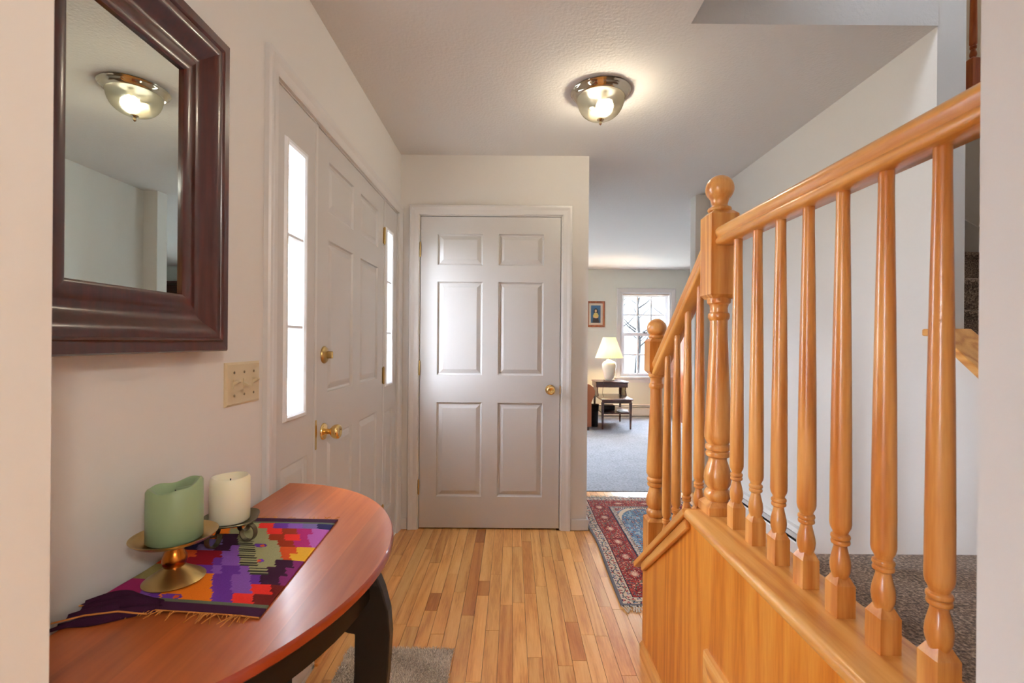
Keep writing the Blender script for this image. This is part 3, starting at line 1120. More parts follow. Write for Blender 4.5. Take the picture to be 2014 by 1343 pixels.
# upper floor railing, one baluster of it showing past the wall end
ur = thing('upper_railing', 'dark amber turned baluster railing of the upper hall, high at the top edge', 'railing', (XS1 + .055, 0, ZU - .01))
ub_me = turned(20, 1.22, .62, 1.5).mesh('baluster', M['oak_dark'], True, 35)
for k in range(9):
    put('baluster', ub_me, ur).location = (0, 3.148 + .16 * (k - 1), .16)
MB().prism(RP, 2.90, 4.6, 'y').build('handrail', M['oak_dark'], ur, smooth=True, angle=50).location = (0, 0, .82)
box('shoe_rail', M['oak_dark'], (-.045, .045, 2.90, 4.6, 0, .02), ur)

# ------------------------------------------------------------------ ceiling lamp
CLX, CLY = 0.42, 2.29
cl = thing('ceiling_lamp', 'lit flush ceiling lamp with nickel rim and ribbed glass bowl', 'lamp', (CLX, CLY, ZC))
pan = [(.10, 0), (.142, -.002), (.1445, -.005), (.142, -.008), (.137, -.010), (.134, -.015), (.128, -.024), (.120, -.031), (.114, -.033), (.111, -.030), (.108, -.016), (.06, -.008)]
MB().lathe(pan, (0, 0, 0), 64, cap=False).build('pan', M['chrome'], cl, smooth=True, angle=60)
dome = []
for i in range(17):
    a = i / 16 * PI / 2 * .96
    dome.append((.112 * math.cos(a) ** .75, -.029 - .104 * math.sin(a)))
MB().lathe(dome, (0, 0, 0), 144, cap=False, rib=lambda i: 1.0 + (.012 if i % 2 else -.012)).build('bowl', M['dome'], cl, smooth=True, angle=80)
fin = [(.002, -.128), (.017, -.130), (.0175, -.135), (.013, -.140), (.006, -.143), (.0055, -.147), (.008, -.151), (.0075, -.156), (.003, -.160), (.001, -.162)]
MB().lathe(fin, (0, 0, 0), 20).build('finial', M['chrome'], cl, smooth=True)
bl = []
for i in range(13):
    a = -PI / 2 + PI * i / 12
    bl.append((max(.026 * math.cos(a), .0005), .026 * math.sin(a)))
MB().lathe([(r * 1.25, z * 1.25) for r, z in bl], (.018, 0, -.072), 24).build('bulb', M['bulb'], cl, smooth=True)
MB().lathe([(.014, -.01), (.014, -.045)], (.018, 0, 0), 16).build('socket', M['porcelain'], cl)
for s in (0,):
    ld = bpy.data.lights.new('bulb_light', 'POINT')
    ld.energy = LAMP_W
    ld.color = (1.0, 0.90, 0.76)
    ld.shadow_soft_size = .035
    lo = bpy.data.objects.new('bulb_light', ld)
    lo.location = (CLX + .018, CLY, ZC - .072)
    COL.objects.link(lo)

# globe lamp added behind the camera as unseen fill for the foreground
RLX, RLY = 1.1, -1.3
gl = thing('fill_globe_lamp', 'opal globe fill lamp added behind the camera', 'lamp', (RLX, RLY, ZC))
MB().lathe([(.06, 0), (.06, -.012), (.03, -.03)], (0, 0, 0), 32).build('canopy', M['chrome'], gl, smooth=True)
MB().lathe([(.006, -.02), (.006, -.12)], (0, 0, 0), 10).build('rod', M['chrome'], gl)
gp = [(max(.11 * math.cos(-PI / 2 + PI * i / 16), .0008), -.22 + .11 * math.sin(-PI / 2 + PI * i / 16)) for i in range(17)]
MB().lathe(gp, (0, 0, 0), 32, cap=False).build('globe', M['opal'], gl, smooth=True)
ld = bpy.data.lights.new('fill_globe_light', 'POINT')
ld.energy = REAR_FILL_W
ld.color = (0.96, 0.96, 1.0)
ld.shadow_soft_size = .11
lo = bpy.data.objects.new('fill_globe_light', ld)
lo.location = (RLX, RLY, ZC - .22)
COL.objects.link(lo)

ul = thing('upper_fill_lamp', 'small unseen opal lamp added to brighten the upper hall', 'lamp', (3.75, 2.9, 5.0))  # added lamp, out of view, lifts the dark wall behind the upper baluster
MB().lathe([(.09, 0), (.09, -.02), (.085, -.025)], (0, 0, 0), 32).build('canopy', M['chrome'], ul, smooth=True)
MB().lathe([(.085, -.02), (.08, -.06), (.055, -.09), (.001, -.10)], (0, 0, 0), 32, cap=False).build('bowl', M['opal'], ul, smooth=True)
ld = bpy.data.lights.new('upper_fill_light', 'POINT')
ld.energy = 40.0
ld.color = (1.0, 0.8, 0.6)
ld.shadow_soft_size = .04
lo = bpy.data.objects.new('upper_fill_light', ld)
lo.location = (3.75, 2.9, 4.93)
COL.objects.link(lo)

# ------------------------------------------------------------------ mirror
mr = thing('wall_mirror', 'wall mirror in a broad dark mahogany ogee frame', 'mirror', (XL, 0, 0))
MI = (.735, 1.012, 1.314, 1.805)
FP = [(-.006, .0), (-.006, .029), (0, .033), (.024, .034), (.028, .031)]
for i in range(9):
    t_ = i / 8
    FP.append((.030 + .056 * t_, .031 + .022 * (t_ - math.sin(2 * PI * t_) / (2 * PI) * 1.25)))
FP += [(.088, .056), (.091, .058), (.094, .054), (.097, .054), (.113, .055), (.116, .051), (.116, 0)]
for s in frame_sides(MI, FP, lambda u, v, h: (h, u, v)):
    s.build('frame_moulding', M['mahogany'], mr, smooth=True, angle=50)
box('mirror_glass', M['silver'], (.006, .0235, MI[0] - .005, MI[1] + .005, MI[2] - .005, MI[3] + .005), mr)

# ------------------------------------------------------------------ switch plate
sw = thing('light_switch', 'ivory triple light switch plate below the mirror corner', 'light switch', (XL, 1.282, 1.108))
pm = MB()
pm.frustum(-.001, .003, -.081, .081, -.057, -.001, .003, -.081, .081, .057)
b0 = (.003, -.081, .081, -.057, .057)
pl_ = MB()
vs = [(0, -.081, -.057), (0, .081, -.057), (0, .081, .057), (0, -.081, .057), (.003, -.081, -.057), (.003, .081, -.057), (.003, .081, .057), (.003, -.081, .057),
      (.0065, -.075, -.051), (.0065, .075, -.051), (.0065, .075, .051), (.0065, -.075, .051)]
fs = [(3, 2, 1, 0), (0, 1, 5, 4), (1, 2, 6, 5), (2, 3, 7, 6), (3, 0, 4, 7), (4, 5, 9, 8), (5, 6, 10, 9), (6, 7, 11, 10), (7, 4, 8, 11), (8, 9, 10, 11)]
pl_.add(vs, fs).build('plate', M['ivory'], sw)
for k, up in ((-1, 1), (0, -1), (1, 1)):
    y = k * .046
    hs = box('toggle_housing', M['ivory'], (.006, .0085, y - .006, y + .006, -.0125, .0125), sw)
    tg = MB().frustum(-.004, .004, -.006, .006, 0, -.0025, .0025, -.0035, .0035, .019).build('toggle', M['ivory'], sw, bevel=.001)
    tg.location = (.006, y, 0)
    tg.rotation_euler = (0, R(90 - 28 * up), 0)
    for z in (-.030, .030):
        MB().lathe([(.0035, .006), (.0035, .0075), (.002, .0082)], (0, y, z), 12, 'x').build('screw', M['steel'], sw)

# ------------------------------------------------------------------ console table
TX, TY, TZ = XL + .022, 0.995, 0.766
ta, tb = .525, .445
# the top stands just clear of the door casing
tbl = thing('console_table', 'half round cherry topped console table on black legs', 'table', (TX, TY, 0))


def half_ellipse(a, b, n=48):
    return [(b * math.sin(PI * i / n), -a * math.cos(PI * i / n)) for i in range(n + 1)]


def half_loft(layers, n=48):
    """layers: (inset, z) rings of a half ellipse stacked bottom to top"""
    vs = []
    fs = []
    for (ins, z) in layers:
        vs += [(p[0], p[1], z) for p in half_ellipse(ta - ins, tb - ins, n)]
    k = n + 1
    for l in range(len(layers) - 1):
        for i in range(n):
            fs.append((l * k + i, l * k + i + 1, (l + 1) * k + i + 1, (l + 1) * k + i))
        fs.append((l * k + n, l * k, (l + 1) * k, (l + 1) * k + n))
    fs.append(tuple(range(k))[::-1])
    fs.append(tuple(range((len(layers) - 1) * k, len(layers) * k)))
    return MB().add(vs, fs)


top = half_loft([(.004, TZ - .020), (0, TZ - .016), (0, TZ - .006), (.001, TZ - .003), (.004, TZ)]).build('tabletop', M['cherry'], tbl, smooth=True, angle=35)
top.data.materials.append(M['cherry_edge'])
for f in top.data.polygons:
    if abs(f.normal.z) < .8:
        f.material_index = 1
ap = MB()
n = 40
o_ = half_ellipse(ta - .026, tb - .026, n)
i_ = half_ellipse(ta - .046, tb - .046, n)
vs = [(p[0], p[1], z) for z in (TZ - .078, TZ - .0205) for p in o_] + [(p[0], p[1], z) for z in (TZ - .078, TZ - .0205) for p in i_]
k = n + 1
fs = []
for i in range(n):
    fs += [(i, i + 1, k + i + 1, k + i), (2 * k + i + 1, 2 * k + i, 3 * k + i, 3 * k + i + 1), (i + 1, i, 2 * k + i, 2 * k + i + 1), (k + i, k + i + 1, 3 * k + i + 1, 3 * k + i)]
fs += [(0, k, 3 * k, 2 * k), (n, 2 * k + n, 3 * k + n, k + n)]
ap.add(vs, fs).build('apron', M['black'], tbl, smooth=True, angle=50)
box('back_rail', M['black'], (.002, .020, -ta + .05, ta - .05, TZ - .078, TZ - .0205), tbl)
# leg outline: (distance outward, z), origin at the knee's outer line
LEG = [(-.028, TZ - .022), (-.012, TZ - .060), (0, TZ - .105), (.004, TZ - .155), (.001, TZ - .22), (-.010, .42), (-.028, .26), (-.040, .12), (-.036, .04), (-.018, 0),
       (-.066, 0), (-.090, .03), (-.098, .12), (-.090, .26), (-.078, .42), (-.070, TZ - .24), (-.069, TZ - .150), (-.082, TZ - .148), (-.098, TZ - .143), (-.112, TZ - .132), (-.118, TZ - .118), (-.118, TZ - .022)]
lm = MB().prism(LEG, -.016, .016, 'y').mesh('leg', M['black'])
lg = put('leg', lm, tbl, .003)
lg.location = (tb + .012, 0, 0)
for s in (-1, 1):
    lg = put('leg', lm, tbl, .003)
    lg.location = (.024, s * (ta - .024), 0)
    lg.rotation_euler = (0, 0, s * R(90))

# ------------------------------------------------------------------ woven runner
KX0, KX1, KY0, KY1 = -.722, -.428, .795, 1.205
PALS = {
    'M': (150, 38, 90), 'V': (104, 52, 150), 'L': (132, 84, 172), 'O': (232, 118, 28), 'R': (226, 52, 44), 'D': (104, 28, 26), 'P': (58, 24, 50), 'W': (128, 46, 110),
    'S': (158, 156, 116), 'T': (134, 122, 76), 'B': (92, 52, 24), 'C': (136, 20, 34), 'Y': (232, 172, 52), 'N': (42, 38, 84), 'K': (54, 52, 44), 'G': (92, 100, 78), 'F': (204, 78, 30),
    'H': (150, 48, 22), 'I': (176, 92, 168), 'U': (112, 96, 148), 'J': (172, 40, 110)}
ROWS = [  # from the near end; wall side first
    'MMMLVOOOOOVVRRDD',
    'MMMLLOOOOVVLLRRD',
    'TTBBBOOOVVLLVPPW',
    'TTTBBVVLVVLKKPPW',
    'FFFCCCVLLKKSSPPW',
    'FFFCCCLLKKSSSFYY',
    'NNUUPPLKKSSSFFYY',
    'NNUUPPKKSSSHHJJI',
    'OOBPPSSSSHHRRJII',
    'OOOSSSSSRRHHJJII',
    'UUOOSSRRVVLLUUNN']
NU, NV = 96, 132
BAND = .085


def kilim_col(u, v):
    if v < BAND or v > 1 - BAND:
        e = min(v, 1 - v)
        return PALS['G'] if e > BAND - .022 else PALS['P']
    vv = (v - BAND) / (1 - 2 * BAND) * len(ROWS)
    r_ = min(int(vv), len(ROWS) - 1)
    fr = vv - r_
    st = int(fr * 6) / 6.0
    uu = u * 16 + (st - .5) * .9 + .10 * math.sin(r_ * 3.1 + int(fr * 6) * 2.3)
    c = ROWS[r_][max(0, min(15, int(uu)))]
    if c == 'K':
        return PALS['K'] if int(fr * 6) % 2 == 0 else PALS['S']
    # small birds on the sage ground
    for (bu, bv) in ((.66, .44), (.56, .62), (.40, .10)):
        du, dv = (u - bu) * 16, (v - bv) * 22
        if c in 'SO' and (du / 1.1) ** 2 + (dv / .55) ** 2 < 1 and du + dv * .8 > -.9:
            return PALS['V'] if (du - .5) ** 2 + dv ** 2 > .09 else PALS['F']
    return PALS[c]


def cloth_surface(nu, nv, P, colf, mat, name, parent, thick=.003):
    vs = []
    for j in range(nv + 1):
        for i in range(nu + 1):
            vs.append(P(i / nu, j / nv))
    nb = len(vs)
    fs = []
    cols = []
    for j in range(nv):
        for i in range(nu):
            a = j * (nu + 1) + i
            fs.append((a, a + 1, a + nu + 2, a + nu + 1))
            cols.append(colf((i + .5) / nu, (j + .5) / nv))
    me = bpy.data.meshes.new(name)
    me.from_pydata(vs, [], fs)
    ca = me.color_attributes.new('Col', 'FLOAT_COLOR', 'CORNER')
    buf = []
    for c in cols:
        q = srgb(*[min(255, k * 1.12) for k in c])
        buf += list(q) * 4
    ca.data.foreach_set('color', buf)
    me.polygons.foreach_set('use_smooth', [True] * len(fs))
    me.materials.append(mat)
    o = bpy.data.objects.new(name, me)
    COL.objects.link(o)
    if parent:
        o.parent = parent
    md = o.modifiers.new('thickness', 'SOLIDIFY')
    md.thickness = thick
    md.offset = 1
    return o


def kilim_P(u, v):
    x = KX0 + (KX1 - KX0) * u
    y = KY0 + (KY1 - KY0) * v + .010 * (1 - u) * (1 - v) - .018 * u * (1 - v)
    x += .016 * (1 - v) * u - .012 * v * u
    z = TZ + .0008
    # the corner by the wall is bunched up in folds, pulled towards the near end
    k = max(0, 1 - u / .30) * max(0, 1 - v / .12)
    k = k * k * (3 - 2 * k) if k < 1 else 1
    x = max(x, KX0 + .003)
    y -= .020 * k
    x += .004 * k
    z += .012 * k
    z += .0012 * (1 + math.sin(v * 14 + u * 3)) * (1 if u < .9 else (1 - u) * 10)
    return (x, y, z)


rn = thing('table_runner', 'multicoloured woven runner with dark purple ends lying on the table', 'table runner')
cloth_surface(NU, NV, kilim_P, kilim_col, M['kilim'], 'weave', rn, .0025)
# the near corner by the wall is bunched into folds
for i, (x0, y0, x1, y1, w, z0, hh) in enumerate(((-.592, .800, -.716, .748, .020, .000, .012), (-.612, .806, -.714, .762, .018, .006, .014), (-.600, .812, -.704, .778, .017, .012, .013),
                                                 (-.622, .822, -.708, .792, .015, .016, .012), (-.640, .795, -.718, .742, .012, .000, .010))):
    n_ = 16
    g = 7
    vs = []
    fs = []
    for a in range(n_ + 1):
        t_ = a / n_
        cx, cy = x0 + (x1 - x0) * t_, y0 + (y1 - y0) * t_ + .004 * math.sin(t_ * 7 + i)
        ww = w * (.35 + .65 * math.sin(PI * min(1, t_ * 1.15 + .05))) + .004
        for c in range(g + 1):
            q = c / g
            vs.append((cx + .10 * ww * math.sin(q * 9), cy + (q - .5) * 2 * ww * .62, TZ + .0015 + z0 * min(1, t_ * 3) + hh * math.sin(PI * q) * (.35 + .65 * math.sin(PI * min(1, .2 + t_ * .8)))))
    for a in range(n_):
        for c in range(g):
            p = a * (g + 1) + c
            fs.append((p, p + 1, p + g + 2, p + g + 1))
    f0 = MB().add(vs, fs).build('fold', M['plum'], rn, smooth=True, angle=180)
    md = f0.modifiers.new('thickness', 'SOLIDIFY')
    md.thickness = .002
fm = MB()
rg = random.Random(3)
fm.tube([(-.60, .782, TZ + .004), (-.64, .772, TZ + .014), (-.68, .757, TZ + .016), (-.722, .744, TZ + .010)], .0014, 5)
for end in (0, 1):
    for k in range(46 if end == 0 else 34):
        u = rg.uniform(.02, .99) if end else rg.uniform(.22, .98)
        p = kilim_P(u, end)
        l = rg.uniform(.006, .030) * (1 if end == 0 else .6)
        a = rg.uniform(-.9, .9)
        dy = -l * math.cos(a) if end == 0 else l * math.cos(a)
        dx = -l * math.sin(a)
        z2 = TZ + .0015 + (rg.random() * .006 if end else rg.random() * .002)
        fm.tube([(p[0], p[1], p[2] + .002), (p[0] + dx * .5, p[1] + dy * .5, (p[2] + z2) / 2 + .0025), (p[0] + dx, p[1] + dy, z2)], .0007, 5)
    pts = [kilim_P(i / 40, end) for i in range(41)]
    fm.tube([(p[0], p[1], p[2] + .0015) for p in pts], .0014, 5)
fr = fm.build('fringe', M['yarn'], rn)
fr['kind'] = 'stuff'

# ------------------------------------------------------------------ candles
def candle(name, label, loc, r, h, mat, wav, rec, seg=48):
    vs = []
    fs = []
    prof = [(.0, 0), (r - .003, 0), (r, .003), (r * 1.0, h * .5), (r * .995, h - .006), (r - .004, h), (r - .010, h - .003), (r - .014, h - rec), (.0, h - rec - .002)]
    for k, (rr, z) in enumerate(prof):
        for i in range(seg):
            a = 2 * PI * i / seg
            zz = z
            q = rr
            if k >= 4:
                zz += wav(a)
            if k in (3,):
                q *= 1 + .012 * math.sin(2 * a + 1)
            vs.append((max(q, .0003) * math.cos(a), max(q, .0003) * math.sin(a), zz))
    for k in range(len(prof) - 1):
        for i in range(seg):
            j = (i + 1) % seg
            fs.append((k * seg + i, k * seg + j, (k + 1) * seg + j, (k + 1) * seg + i))
    t = thing(name, label, 'candle', loc)
    MB().add(vs, fs).build('wax', mat, t, smooth=True, angle=70)
    MB().tube([(0, 0, h - rec - .004), (.001, 0, h - rec + .006)], .0012, 6).build('wick', M['dark'], t)
    return t


GX, GY = -.634, .893
gh = thing('candle_holder', 'round aged brass candle stand with amber stem under the green candle', 'candle holder', (GX, GY, TZ + .0064))
MB().lathe([(.050, 0), (.051, .0015), (.047, .005), (.036, .012), (.024, .020), (.016, .026), (.013, .029)], (0, 0, 0), 48).build('base', M['brass_old'], gh, smooth=True, angle=60)
MB().lathe([(.016, .024), (.019, .029), (.0205, .036), (.020, .043), (.0165, .052), (.0135, .058), (.0135, .061), (.0165, .064), (.0165, .067), (.0135, .069), (.0135, .073)], (0, 0, 0), 32).build('stem', M['copper'], gh, smooth=True, angle=60)
MB().lathe([(.012, .071), (.045, .0725), (.062, .0775), (.070, .084), (.071, .0855), (.0695, .0860), (.061, .0800), (.044, .0755), (.001, .0750)], (0, 0, 0), 56).build('plate', M['brass_old'], gh, smooth=True, angle=70)
candle('pillar_candle', 'sage green pillar candle with a slumped wavy rim', (GX, GY, TZ + .0064 + .0756), .0455, .103, M['wax_green'],
       lambda a: .006 * math.sin(a + 1.0) + .004 * math.sin(2 * a + .4) + .002 * math.sin(5 * a), .016)

CX, CY = -.634, 1.068
ch = thing('candle_holder', 'dark bronze scroll footed stand under the cream candle', 'candle holder', (CX, CY, TZ + .0064))
# a square dished plate with soft corners
vs = []
fs = []
prof = [(.0, .0445), (.040, .0445), (.052, .047), (.058, .051), (.0585, .0495), (.053, .0455), (.040, .0425), (.0, .0425)]
sg = 48
for (r_, z) in prof:
    for i in range(sg):
        a = 2 * PI * i / sg
        q = (abs(math.cos(a)) ** 3.2 + abs(math.sin(a)) ** 3.2) ** (-1 / 3.2)
        vs.append((max(r_, .0004) * q * math.cos(a), max(r_, .0004) * q * math.sin(a), z))
for k in range(len(prof) - 1):
    for i in range(sg):
        j = (i + 1) % sg
        fs.append((k * sg + i, k * sg + j, (k + 1) * sg + j, (k + 1) * sg + i))
MB().add(vs, fs).build('plate', M['bronze'], ch, smooth=True, angle=60).rotation_euler = (0, 0, R(20))
pts = []
for i in range(22):
    t_ = i / 21
    a = R(100) - t_ * R(290)
    rad = .0205 - .004 * t_
    pts.append((.046 + rad * math.cos(a), 0, .0215 + rad * math.sin(a)))
leg_me = MB().tube([(.012, 0, .0425), (.03, 0, .0430)] + pts, .0, flat=(.0055, .0012)).mesh('scroll_leg', M['bronze'])
for k in range(4):
    o = put('scroll_leg', leg_me, ch)
    o.rotation_euler = (0, 0, R(-100 + 90 * k))
candle('pillar_candle', 'cream pillar candle with a hollow flat top', (CX, CY, TZ + .0064 + .0448), .0405, .100, M['wax_cream'], lambda a: .0008 * math.sin(2 * a), .012)

# ------------------------------------------------------------------ door mat
mt = thing('door_mat', 'grey shaggy doormat on the oak boards below the table leg', 'mat', (0, 0, 0))
MX0, MX1, MY0, MY1 = -.632, -.222, 1.22, 1.868
MB().box(MX0, MX1, MY0, MY1, .0005, .008).build('backing', M['mat_base'], mt)
rg = random.Random(5)
vs = []
fs = []
cols = []
pal = [(228, 210, 190), (244, 230, 212), (206, 188, 168), (255, 244, 230), (234, 220, 204)]
for k in range(26000):
    x = rg.uniform(MX0 - .002, MX1 + .002)
    y = rg.uniform(MY0, MY1 + .002)
    a = rg.uniform(0, 2 * PI)
    l = rg.uniform(.008, .015)
    lean = rg.uniform(.004, .012)
    w = .0011
    a2 = rg.gauss(0.6, 1.0) + 2.0 * math.sin(x * 19 + 3 * math.sin(y * 14))
    dx, dy = lean * math.cos(a2), lean * math.sin(a2)
    px, py = w * math.cos(a), w * math.sin(a)
    n = len(vs)
    vs += [(x - px, y - py, .006), (x + px, y + py, .006), (x + dx * .5 + px * .8, y + dy * .5 + py * .8, .006 + l * .65), (x + dx * .5 - px * .8, y + dy * .5 - py * .8, .006 + l * .65), (x + dx, y + dy, .006 + l * .95)]
    fs += [(n, n + 1, n + 2, n + 3), (n + 3, n + 2, n + 4)]
    c = srgb(*rg.choice(pal))
    cols += list(c) * 7
me = bpy.data.meshes.new('pile')
me.from_pydata(vs, [], fs)
ca = me.color_attributes.new('Col', 'FLOAT_COLOR', 'CORNER')
ca.data.foreach_set('color', cols)
me.materials.append(M['pile'])
o = put('pile', me, mt)
o['kind'] = 'stuff'

# ------------------------------------------------------------------ persian rug
PXa, PXb, PYa, PYb = .514, 1.36, 2.19, 3.715


def hsh(i, j, s=0):
    n_ = (i * 374761393 + j * 668265263 + s * 2147483647) & 0xffffffff
    n_ = ((n_ ^ (n_ >> 13)) * 1274126177) & 0xffffffff
    return ((n_ ^ (n_ >> 16)) & 0xffff) / 65535.0


CR, BL, NV_, RD, DR, TN, GR, PK, LB = (206, 184, 158), (98, 120, 142), (34, 36, 52), (150, 52, 44), (112, 34, 34), (176, 138, 112), (104, 100, 104), (186, 112, 104), (142, 158, 170)


def motif(a, b, cell, seed, petals, cols, base, dens=1.0):
    i, j = math.floor(a / cell), math.floor(b / cell)
    u, v = a / cell - i - .5, b / cell - j - .5
    h = hsh(i, j, seed)
    if h > dens:
        return base
    u += (hsh(i, j, seed + 5) - .5) * .3
    v += (hsh(i, j, seed + 9) - .5) * .3
    r_ = math.hypot(u, v)
    th_ = math.atan2(v, u)
    e = .30 + .12 * math.cos(petals * th_ + h * 6)
    if r_ < .12:
        return cols[2]
    if r_ < e * .75:
        return cols[int(h * 97) % 2]
    if r_ < e:
        return NV_
    return base


def persian_col(u, v):
    W, H = PXb - PXa, PYb - PYa
    x, y = u * W, v * H
    dx, dy = min(x, W - x), min(y, H - y)
    d = min(dx, dy)
    s = y if dx < dy else x
    if d < .012:
        return GR
    if d < .070:
        b = motif(s, d - .012, .029, 1, 3, [BL, RD, PK], (190, 168, 146))
        if abs(d - .041 - .012 * math.sin(s * 55)) < .003:
            b = (70, 84, 84)
        return b
    if d < .076:
        return NV_
    if d < .205:
        dd = (d - .140)
        k = math.floor(s / .20)
        q = s / .20 - k - .5
        if (q / .15) ** 2 + (dd / .021) ** 2 < 1:
            if hsh(int(s * 190), int(d * 190), 41) < .3:
                return (170, 110, 96)
            return (204, 172, 148) if (q / .10) ** 2 + (dd / .013) ** 2 < 1 else (176, 128, 112)
        if abs((q / .26) ** 2 + (dd / .036) ** 2 - 1) < .22:
            return DR
        b = motif(s, d - .076, .0215, 3, 4, [(84, 88, 96), (206, 168, 136), TN], RD, .9)
        if b == RD:
            b = motif(s + .4, d - .09, .016, 23, 3, [(120, 60, 70), (176, 96, 78), (196, 160, 130)], RD, .75)
        if abs(dd - .030 * math.sin(s * 31)) < .0028:
            return (96, 92, 70)
        return b
    if d < .245:
        if abs(d - .212) < .004 or abs(d - .240) < .003:
            return NV_ if int(s / .008) % 2 == 0 or d < .22 else CR
        return motif(s, d - .205, .020, 7, 3, [RD, BL, NV_], (178, 160, 146))
    # field: cream spandrels, lobed blue medallion
    cx, cy = W * .62, H * .52
    r_ = math.hypot((x - cx) / .36, (y - cy) / .50)
    th_ = math.atan2(y - cy, x - cx)
    lobe = 1 + .10 * abs(math.sin(4 * th_))
    if r_ < lobe * .5:
        return motif(x, y, .035, 11, 5, [RD, TN, CR], LB, .8)
    if abs(r_ - lobe * .97) < .04:
        return CR
    if r_ < lobe:
        return motif(x, y, .030, 13, 5, [RD, LB, CR], BL if hsh(int(x * 60), int(y * 40), 31) > .25 else LB, .85)
    wv = math.sin(x * 24 + 1.6 * math.sin(y * 13)) * math.sin(y * 17 + 1.2 * math.sin(x * 15))
    if abs(wv - .2) < .05:
        return (60, 66, 84)
    if abs(wv + .35) < .06:
        return CR
    gnd = (178, 154, 138) if wv > .2 else ((128, 140, 152) if wv > -.35 else (160, 92, 84))
    return motif(x, y, .026, 17, 4, [RD, BL, PK], gnd, .85)


def persian_P(u, v):
    x = PXa + (PXb - PXa) * u
    y = PYa + (PYb - PYa) * v
    e = math.exp(-((v - .62) / .12) ** 2)
    x += (-.010 * e + .012 * math.exp(-((v - .45) / .2) ** 2)) * max(0, 1 - u * 4)
    z = .001 + .004 * math.exp(-u * 22) * (.4 + .6 * abs(math.sin(v * 9)))
    return (x, y, z)


pr_ = thing('persian_rug', 'red and blue patterned oriental rug on the floor beyond the stair newel', 'rug')
cloth_surface(180, 330, persian_P, persian_col, M['persian'], 'rug_weave', pr_, .007)
fm = MB()
rg = random.Random(8)
for end in (0, 1):
    for k in range(110):
        u = (k + rg.random()) / 110
        p = persian_P(u, end)
        l = rg.uniform(.03, .055)
        a = rg.gauss(0, .35)
        s = -1 if end == 0 else 1
        q = (p[0] + l * math.sin(a), p[1] + s * l * math.cos(a), .0022 + rg.random() * .003)
        fm.tube([(p[0], p[1] + s * -.002, .006), ((p[0] + q[0]) / 2, (p[1] + q[1]) / 2, .006 + rg.random() * .003), q], [.0022, .0022, .0030], 5)
f_ = fm.build('fringe', M['cream_yarn'], pr_)
f_['kind'] = 'stuff'

# ------------------------------------------------------------------ living room things
et = thing('end_table', 'two tier dark mahogany end table below the living room window', 'table', (0, 0, 0))
EX0, EX1, EY0, EY1 = 1.262, 1.695, 6.63, 7.32
LZ1, UZ1 = .43, .645
for (lx, ly, h) in ((EX0 + .02, EY0 + .02, LZ1 - .05), (EX1 - .02, EY0 + .02, LZ1 - .05), (EX0 + .02, EY1 - .02, UZ1 - .07), (EX1 - .02, EY1 - .02, UZ1 - .07)):
    MB().frustum(lx - .010, lx + .010, ly - .010, ly + .010, 0, lx - .018, lx + .018, ly - .018, ly + .018, h).build('leg', M['walnut'], et)
box('lower_top', M['walnut'], (EX0 - .01, EX1 + .01, EY0 - .01, EY1, LZ1 - .018, LZ1), et, .004)
box('lower_apron', M['walnut'], (EX0 + .008, EX1 - .008, EY0 + .008, EY0 + .025, LZ1 - .06, LZ1 - .018), et)
box('shelf', M['walnut'], (EX0 + .02, EX1 - .02, EY0 + .03, EY1 - .02, .215, .232), et)
ud = box('upper_box', M['walnut'], (EX0 - .015, EX1 + .015, EY1 - .36, EY1 + .01, UZ1 - .085, UZ1 - .018), et)
box('upper_top', M['walnut'], (EX0 - .025, EX1 + .025, EY1 - .37, EY1 + .015, UZ1 - .018, UZ1), et, .004)
for xx in (EX0 + .004, EX1 - .016):
    MB().prism([(EY1 - .34, UZ1 - .085), (EY1 - .02, UZ1 - .085), (EY1 - .02, LZ1), (EY1 - .37, LZ1), (EY1 - .37, LZ1 + .03), (EY1 - .31, LZ1 + .08)], xx, xx + .012, 'x').build('side_bracket', M['walnut'], et)

lp = thing('table_lamp', 'lit cream porcelain table lamp with pleated cone shade', 'lamp', (1.465, 7.12, UZ1))
MB().box(-.07, .07, -.07, .07, 0, .018).build('base', M['chrome'], lp, bevel=.004)
MB().lathe([(.045, .018), (.062, .024), (.070, .05), (.084, .11), (.102, .19), (.107, .235), (.100, .265), (.080, .288), (.050, .300), (.040, .304), (.042, .312), (.030, .318)], (0, 0, 0), 40).build('body', M['porcelain'], lp, smooth=True, angle=60)
MB().lathe([(.007, .318), (.007, .37)], (0, 0, 0), 12).build('stem', M['brass_old'], lp)
MB().lathe([(.205, .345), (.092, .655)], (0, 0, 0), 96, cap=False, rib=lambda i: 1 + (.006 if i % 2 else -.006)).build('shade', M['shade'], lp)
MB().lathe(bl, (0, 0, .45), 16).build('bulb', M['bulb'], lp, smooth=True)
MB().tube([(0, .06, .01), (-.10, -.10, .005), (-.13, -.25, -.02), (-.15, -.27, -.15), (-.135, -.28, -.21)], .003, 6).build('cord', M['dark'], lp)
ld = bpy.data.lights.new('table_bulb_light', 'POINT')
ld.energy = TABLE_LAMP_W
ld.color = (1.0, 0.72, 0.38)
ld.shadow_soft_size = .03
lo = bpy.data.objects.new('table_bulb_light', ld)
lo.location = (1.465, 7.12, UZ1 + .45)
COL.objects.link(lo)

pc = thing('framed_picture', 'small wood framed painting of a seated figure above the lamp', 'picture', (1.385, YF, 1.69))
PW, PH = .15, .215
for s in frame_sides((-PW + .035, PW - .035, -PH + .035, PH - .035), [(0, 0), (0, .012), (.012, .020), (.030, .022), (.035, .018), (.035, 0)], lambda u, v, h: (u, -h, v)):
    s.build('frame', M['cabinet'], pc)
box('mount', M['mount'], (-PW + .03, PW - .03, -.008, -.001, -PH + .03, PH - .03), pc)
box('painted_ground', M['pict_blue'], (-.080, .080, -.0095, -.008, -.145, .145), pc)


